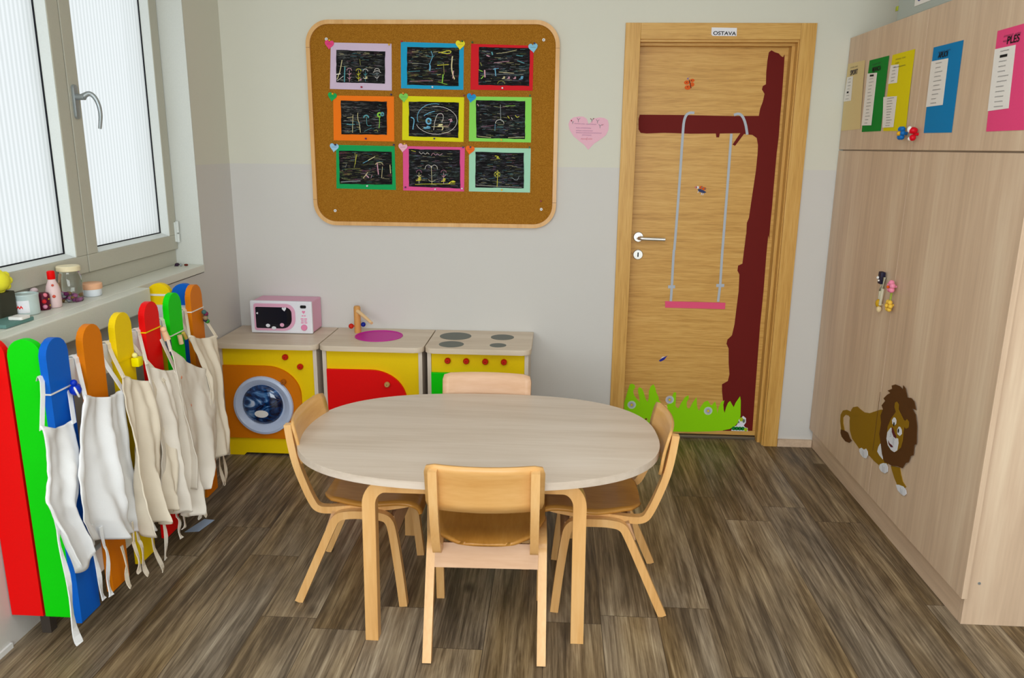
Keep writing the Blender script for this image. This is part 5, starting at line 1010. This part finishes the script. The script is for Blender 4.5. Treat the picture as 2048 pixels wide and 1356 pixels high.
for (c_, dy, dz_) in (((236, 200, 30), .008, .036), ((230, 150, 180), -.006, .012), ((236, 200, 30), .010, .014), ((220, 40, 50), -.008, .030), ((240, 130, 150), .0, .050)):
    MB(mat('confetti_%d_%d' % (c_[0], c_[2]), rgb(*c_), .5)).ball((-1.708, 2.505+dy-.008, SZ+dz_), .0075).out('confetti', o, smooth=True)
t = thing('glue_bottle', 'slim pale pink bottle with a red cap on the window sill', 'bottle', (-1.712, 2.548, SZ))
MB(mat('pink_bottle_plastic', rgb(232, 204, 204), .35)).lathe([(.021, .0005), (.023, .004), (.023, .058), (.019, .075), (.013, .090), (.011, .096)], (-1.712, 2.548, SZ), 'z', 24).out('bottle_body', t, smooth=True)
MB(M_red).lathe([(.0115, .0962), (.0125, .098), (.0125, .122), (.009, .125)], (-1.712, 2.548, SZ), 'z', 20).out('cap', t, smooth=True)
g = MB(mat('orange_red_print', rgb(214, 90, 70), .5)); g.ball((-1.699, 2.530, SZ+.040), .0055).ball((-1.700, 2.531, SZ+.078), .004); g.out('print_dots', t, smooth=True)
t = thing('glass_jar', 'clear glass jar with a cream lid and beads inside on the window sill', 'jar', (-1.716, 2.652, SZ))
M_gl = mat('clear_glass', rgb(236, 242, 240), .04, trans=1.0)
MB(M_gl).lathe([(.036, .0005), (.039, .005), (.039, .088), (.033, .100), (.033, .108)], (-1.716, 2.652, SZ), 'z', 32).out('glass', t, smooth=True)
MB(mat('cream_lid', rgb(236, 222, 184), .4)).lathe([(.035, .1085), (.0385, .110), (.0385, .124), (.036, .127)], (-1.716, 2.652, SZ), 'z', 32).out('lid', t, smooth=True)
g = MB(); rr = random.Random(5)
for j in range(26): g.use(mat('bead_mix_%d' % (j % 4), rgb(*((220, 120, 190), (150, 60, 130), (214, 214, 226), (170, 120, 60))[j % 4]), .35)).ball((-1.716+rr.uniform(-.022, .022), 2.652+rr.uniform(-.022, .022), SZ+.010+.007*(j//7)), .0065)
g.out('beads', t, smooth=True, kind='stuff')
t = thing('cream_tub', 'small white tub with a peach lid beside the glass jar', 'tub', (-1.706, 2.760, SZ))
MB(mat('white_tub', rgb(230, 236, 244), .4)).lathe([(.030, .0005), (.033, .004), (.034, .026)], (-1.706, 2.760, SZ), 'z', 28).out('tub', t, smooth=True)
MB(mat('peach_lid', rgb(240, 184, 146), .4)).lathe([(.036, .0265), (.037, .029), (.037, .046), (.034, .048)], (-1.706, 2.760, SZ), 'z', 28).out('lid', t, smooth=True)
g = MB(mat('dark_basket', rgb(62, 62, 50), .7)); g.prism(rrect(-1.80+.035, -1.728, 2.300, 2.388, .01, 3), 'z', SZ+.0003, SZ+.086, .003)
g.out('dark_box', **T('dark box at the left picture edge under the yellow sponge', 'box'))
g = MB(mat('yellow_sponge', rgb(240, 232, 60), .9, bump=.5, bscale=120)); rr = random.Random(8)
g.ball((-1.752, 2.345, SZ+.122), .034, 1, 1.1, 1.0)
for j in range(9): a = 2*PI*j/9; g.ball((-1.752+.010*math.cos(a), 2.345+.034*math.cos(a), SZ+.120+.026*math.sin(a)), .013)
g.out('sponge', smooth=True, **T('crumpled yellow sponge at the left picture edge by the window', 'sponge'))
g = MB(mat('teal_pad', rgb(100, 140, 134), .7)); g.box(-1.727, -1.650, 2.215, 2.345, SZ+.0003, SZ+.012, .002); g.out('teal_pad', **T('flat teal pad lying on the sill in front of the dark box', 'pad'))
g = MB(M_kw); g.prism(rrect(-1.690, -1.645, 2.28, 2.325, .006, 3), 'z', SZ+.0125, SZ+.022, .002); g.out('white_block', **T('small white block on the teal pad on the sill', 'block'))
g = MB(mat('clear_wrap', rgb(226, 206, 212), .3)); g.ball((-1.758, 2.500, SZ+.030), .012, 1, 1, 2.4).ball((-1.757, 2.515, SZ+.062), .012, 1, 1.3, .8); g.out('wrapped_sweet', smooth=True, **T('pale crumpled wrapper behind the dark glitter jar', 'wrapper'))
g = MB(mat('dark_hinge_cap', rgb(60, 40, 60), .5)); g.ball((-1.742, 3.500, SZ+.007), .010, 1, 1.4, .7).box(-1.75, -1.735, 3.488, 3.498, SZ+.0003, SZ+.004); g.use(M_alu).ball((-1.722, 3.495, SZ+.006), .006).use(M_bb).ball((-1.700, 3.500, SZ+.0055), .006, 1.6, 1.4, .8)
g.out('window_wedge', smooth=True, **T('small dark wedge lying in the far corner of the window sill', 'wedge'))
g = MB(mat('pale_blue_paper', rgb(170, 190, 220), .6)); g.prism([(-1.46, 2.790), (-1.405, 2.800), (-1.385, 2.900), (-1.43, 2.905)], 'z', .0006, .0016)
g.out('paper_scrap', **T('narrow pale blue paper scrap on the floor under the green board', 'paper'))
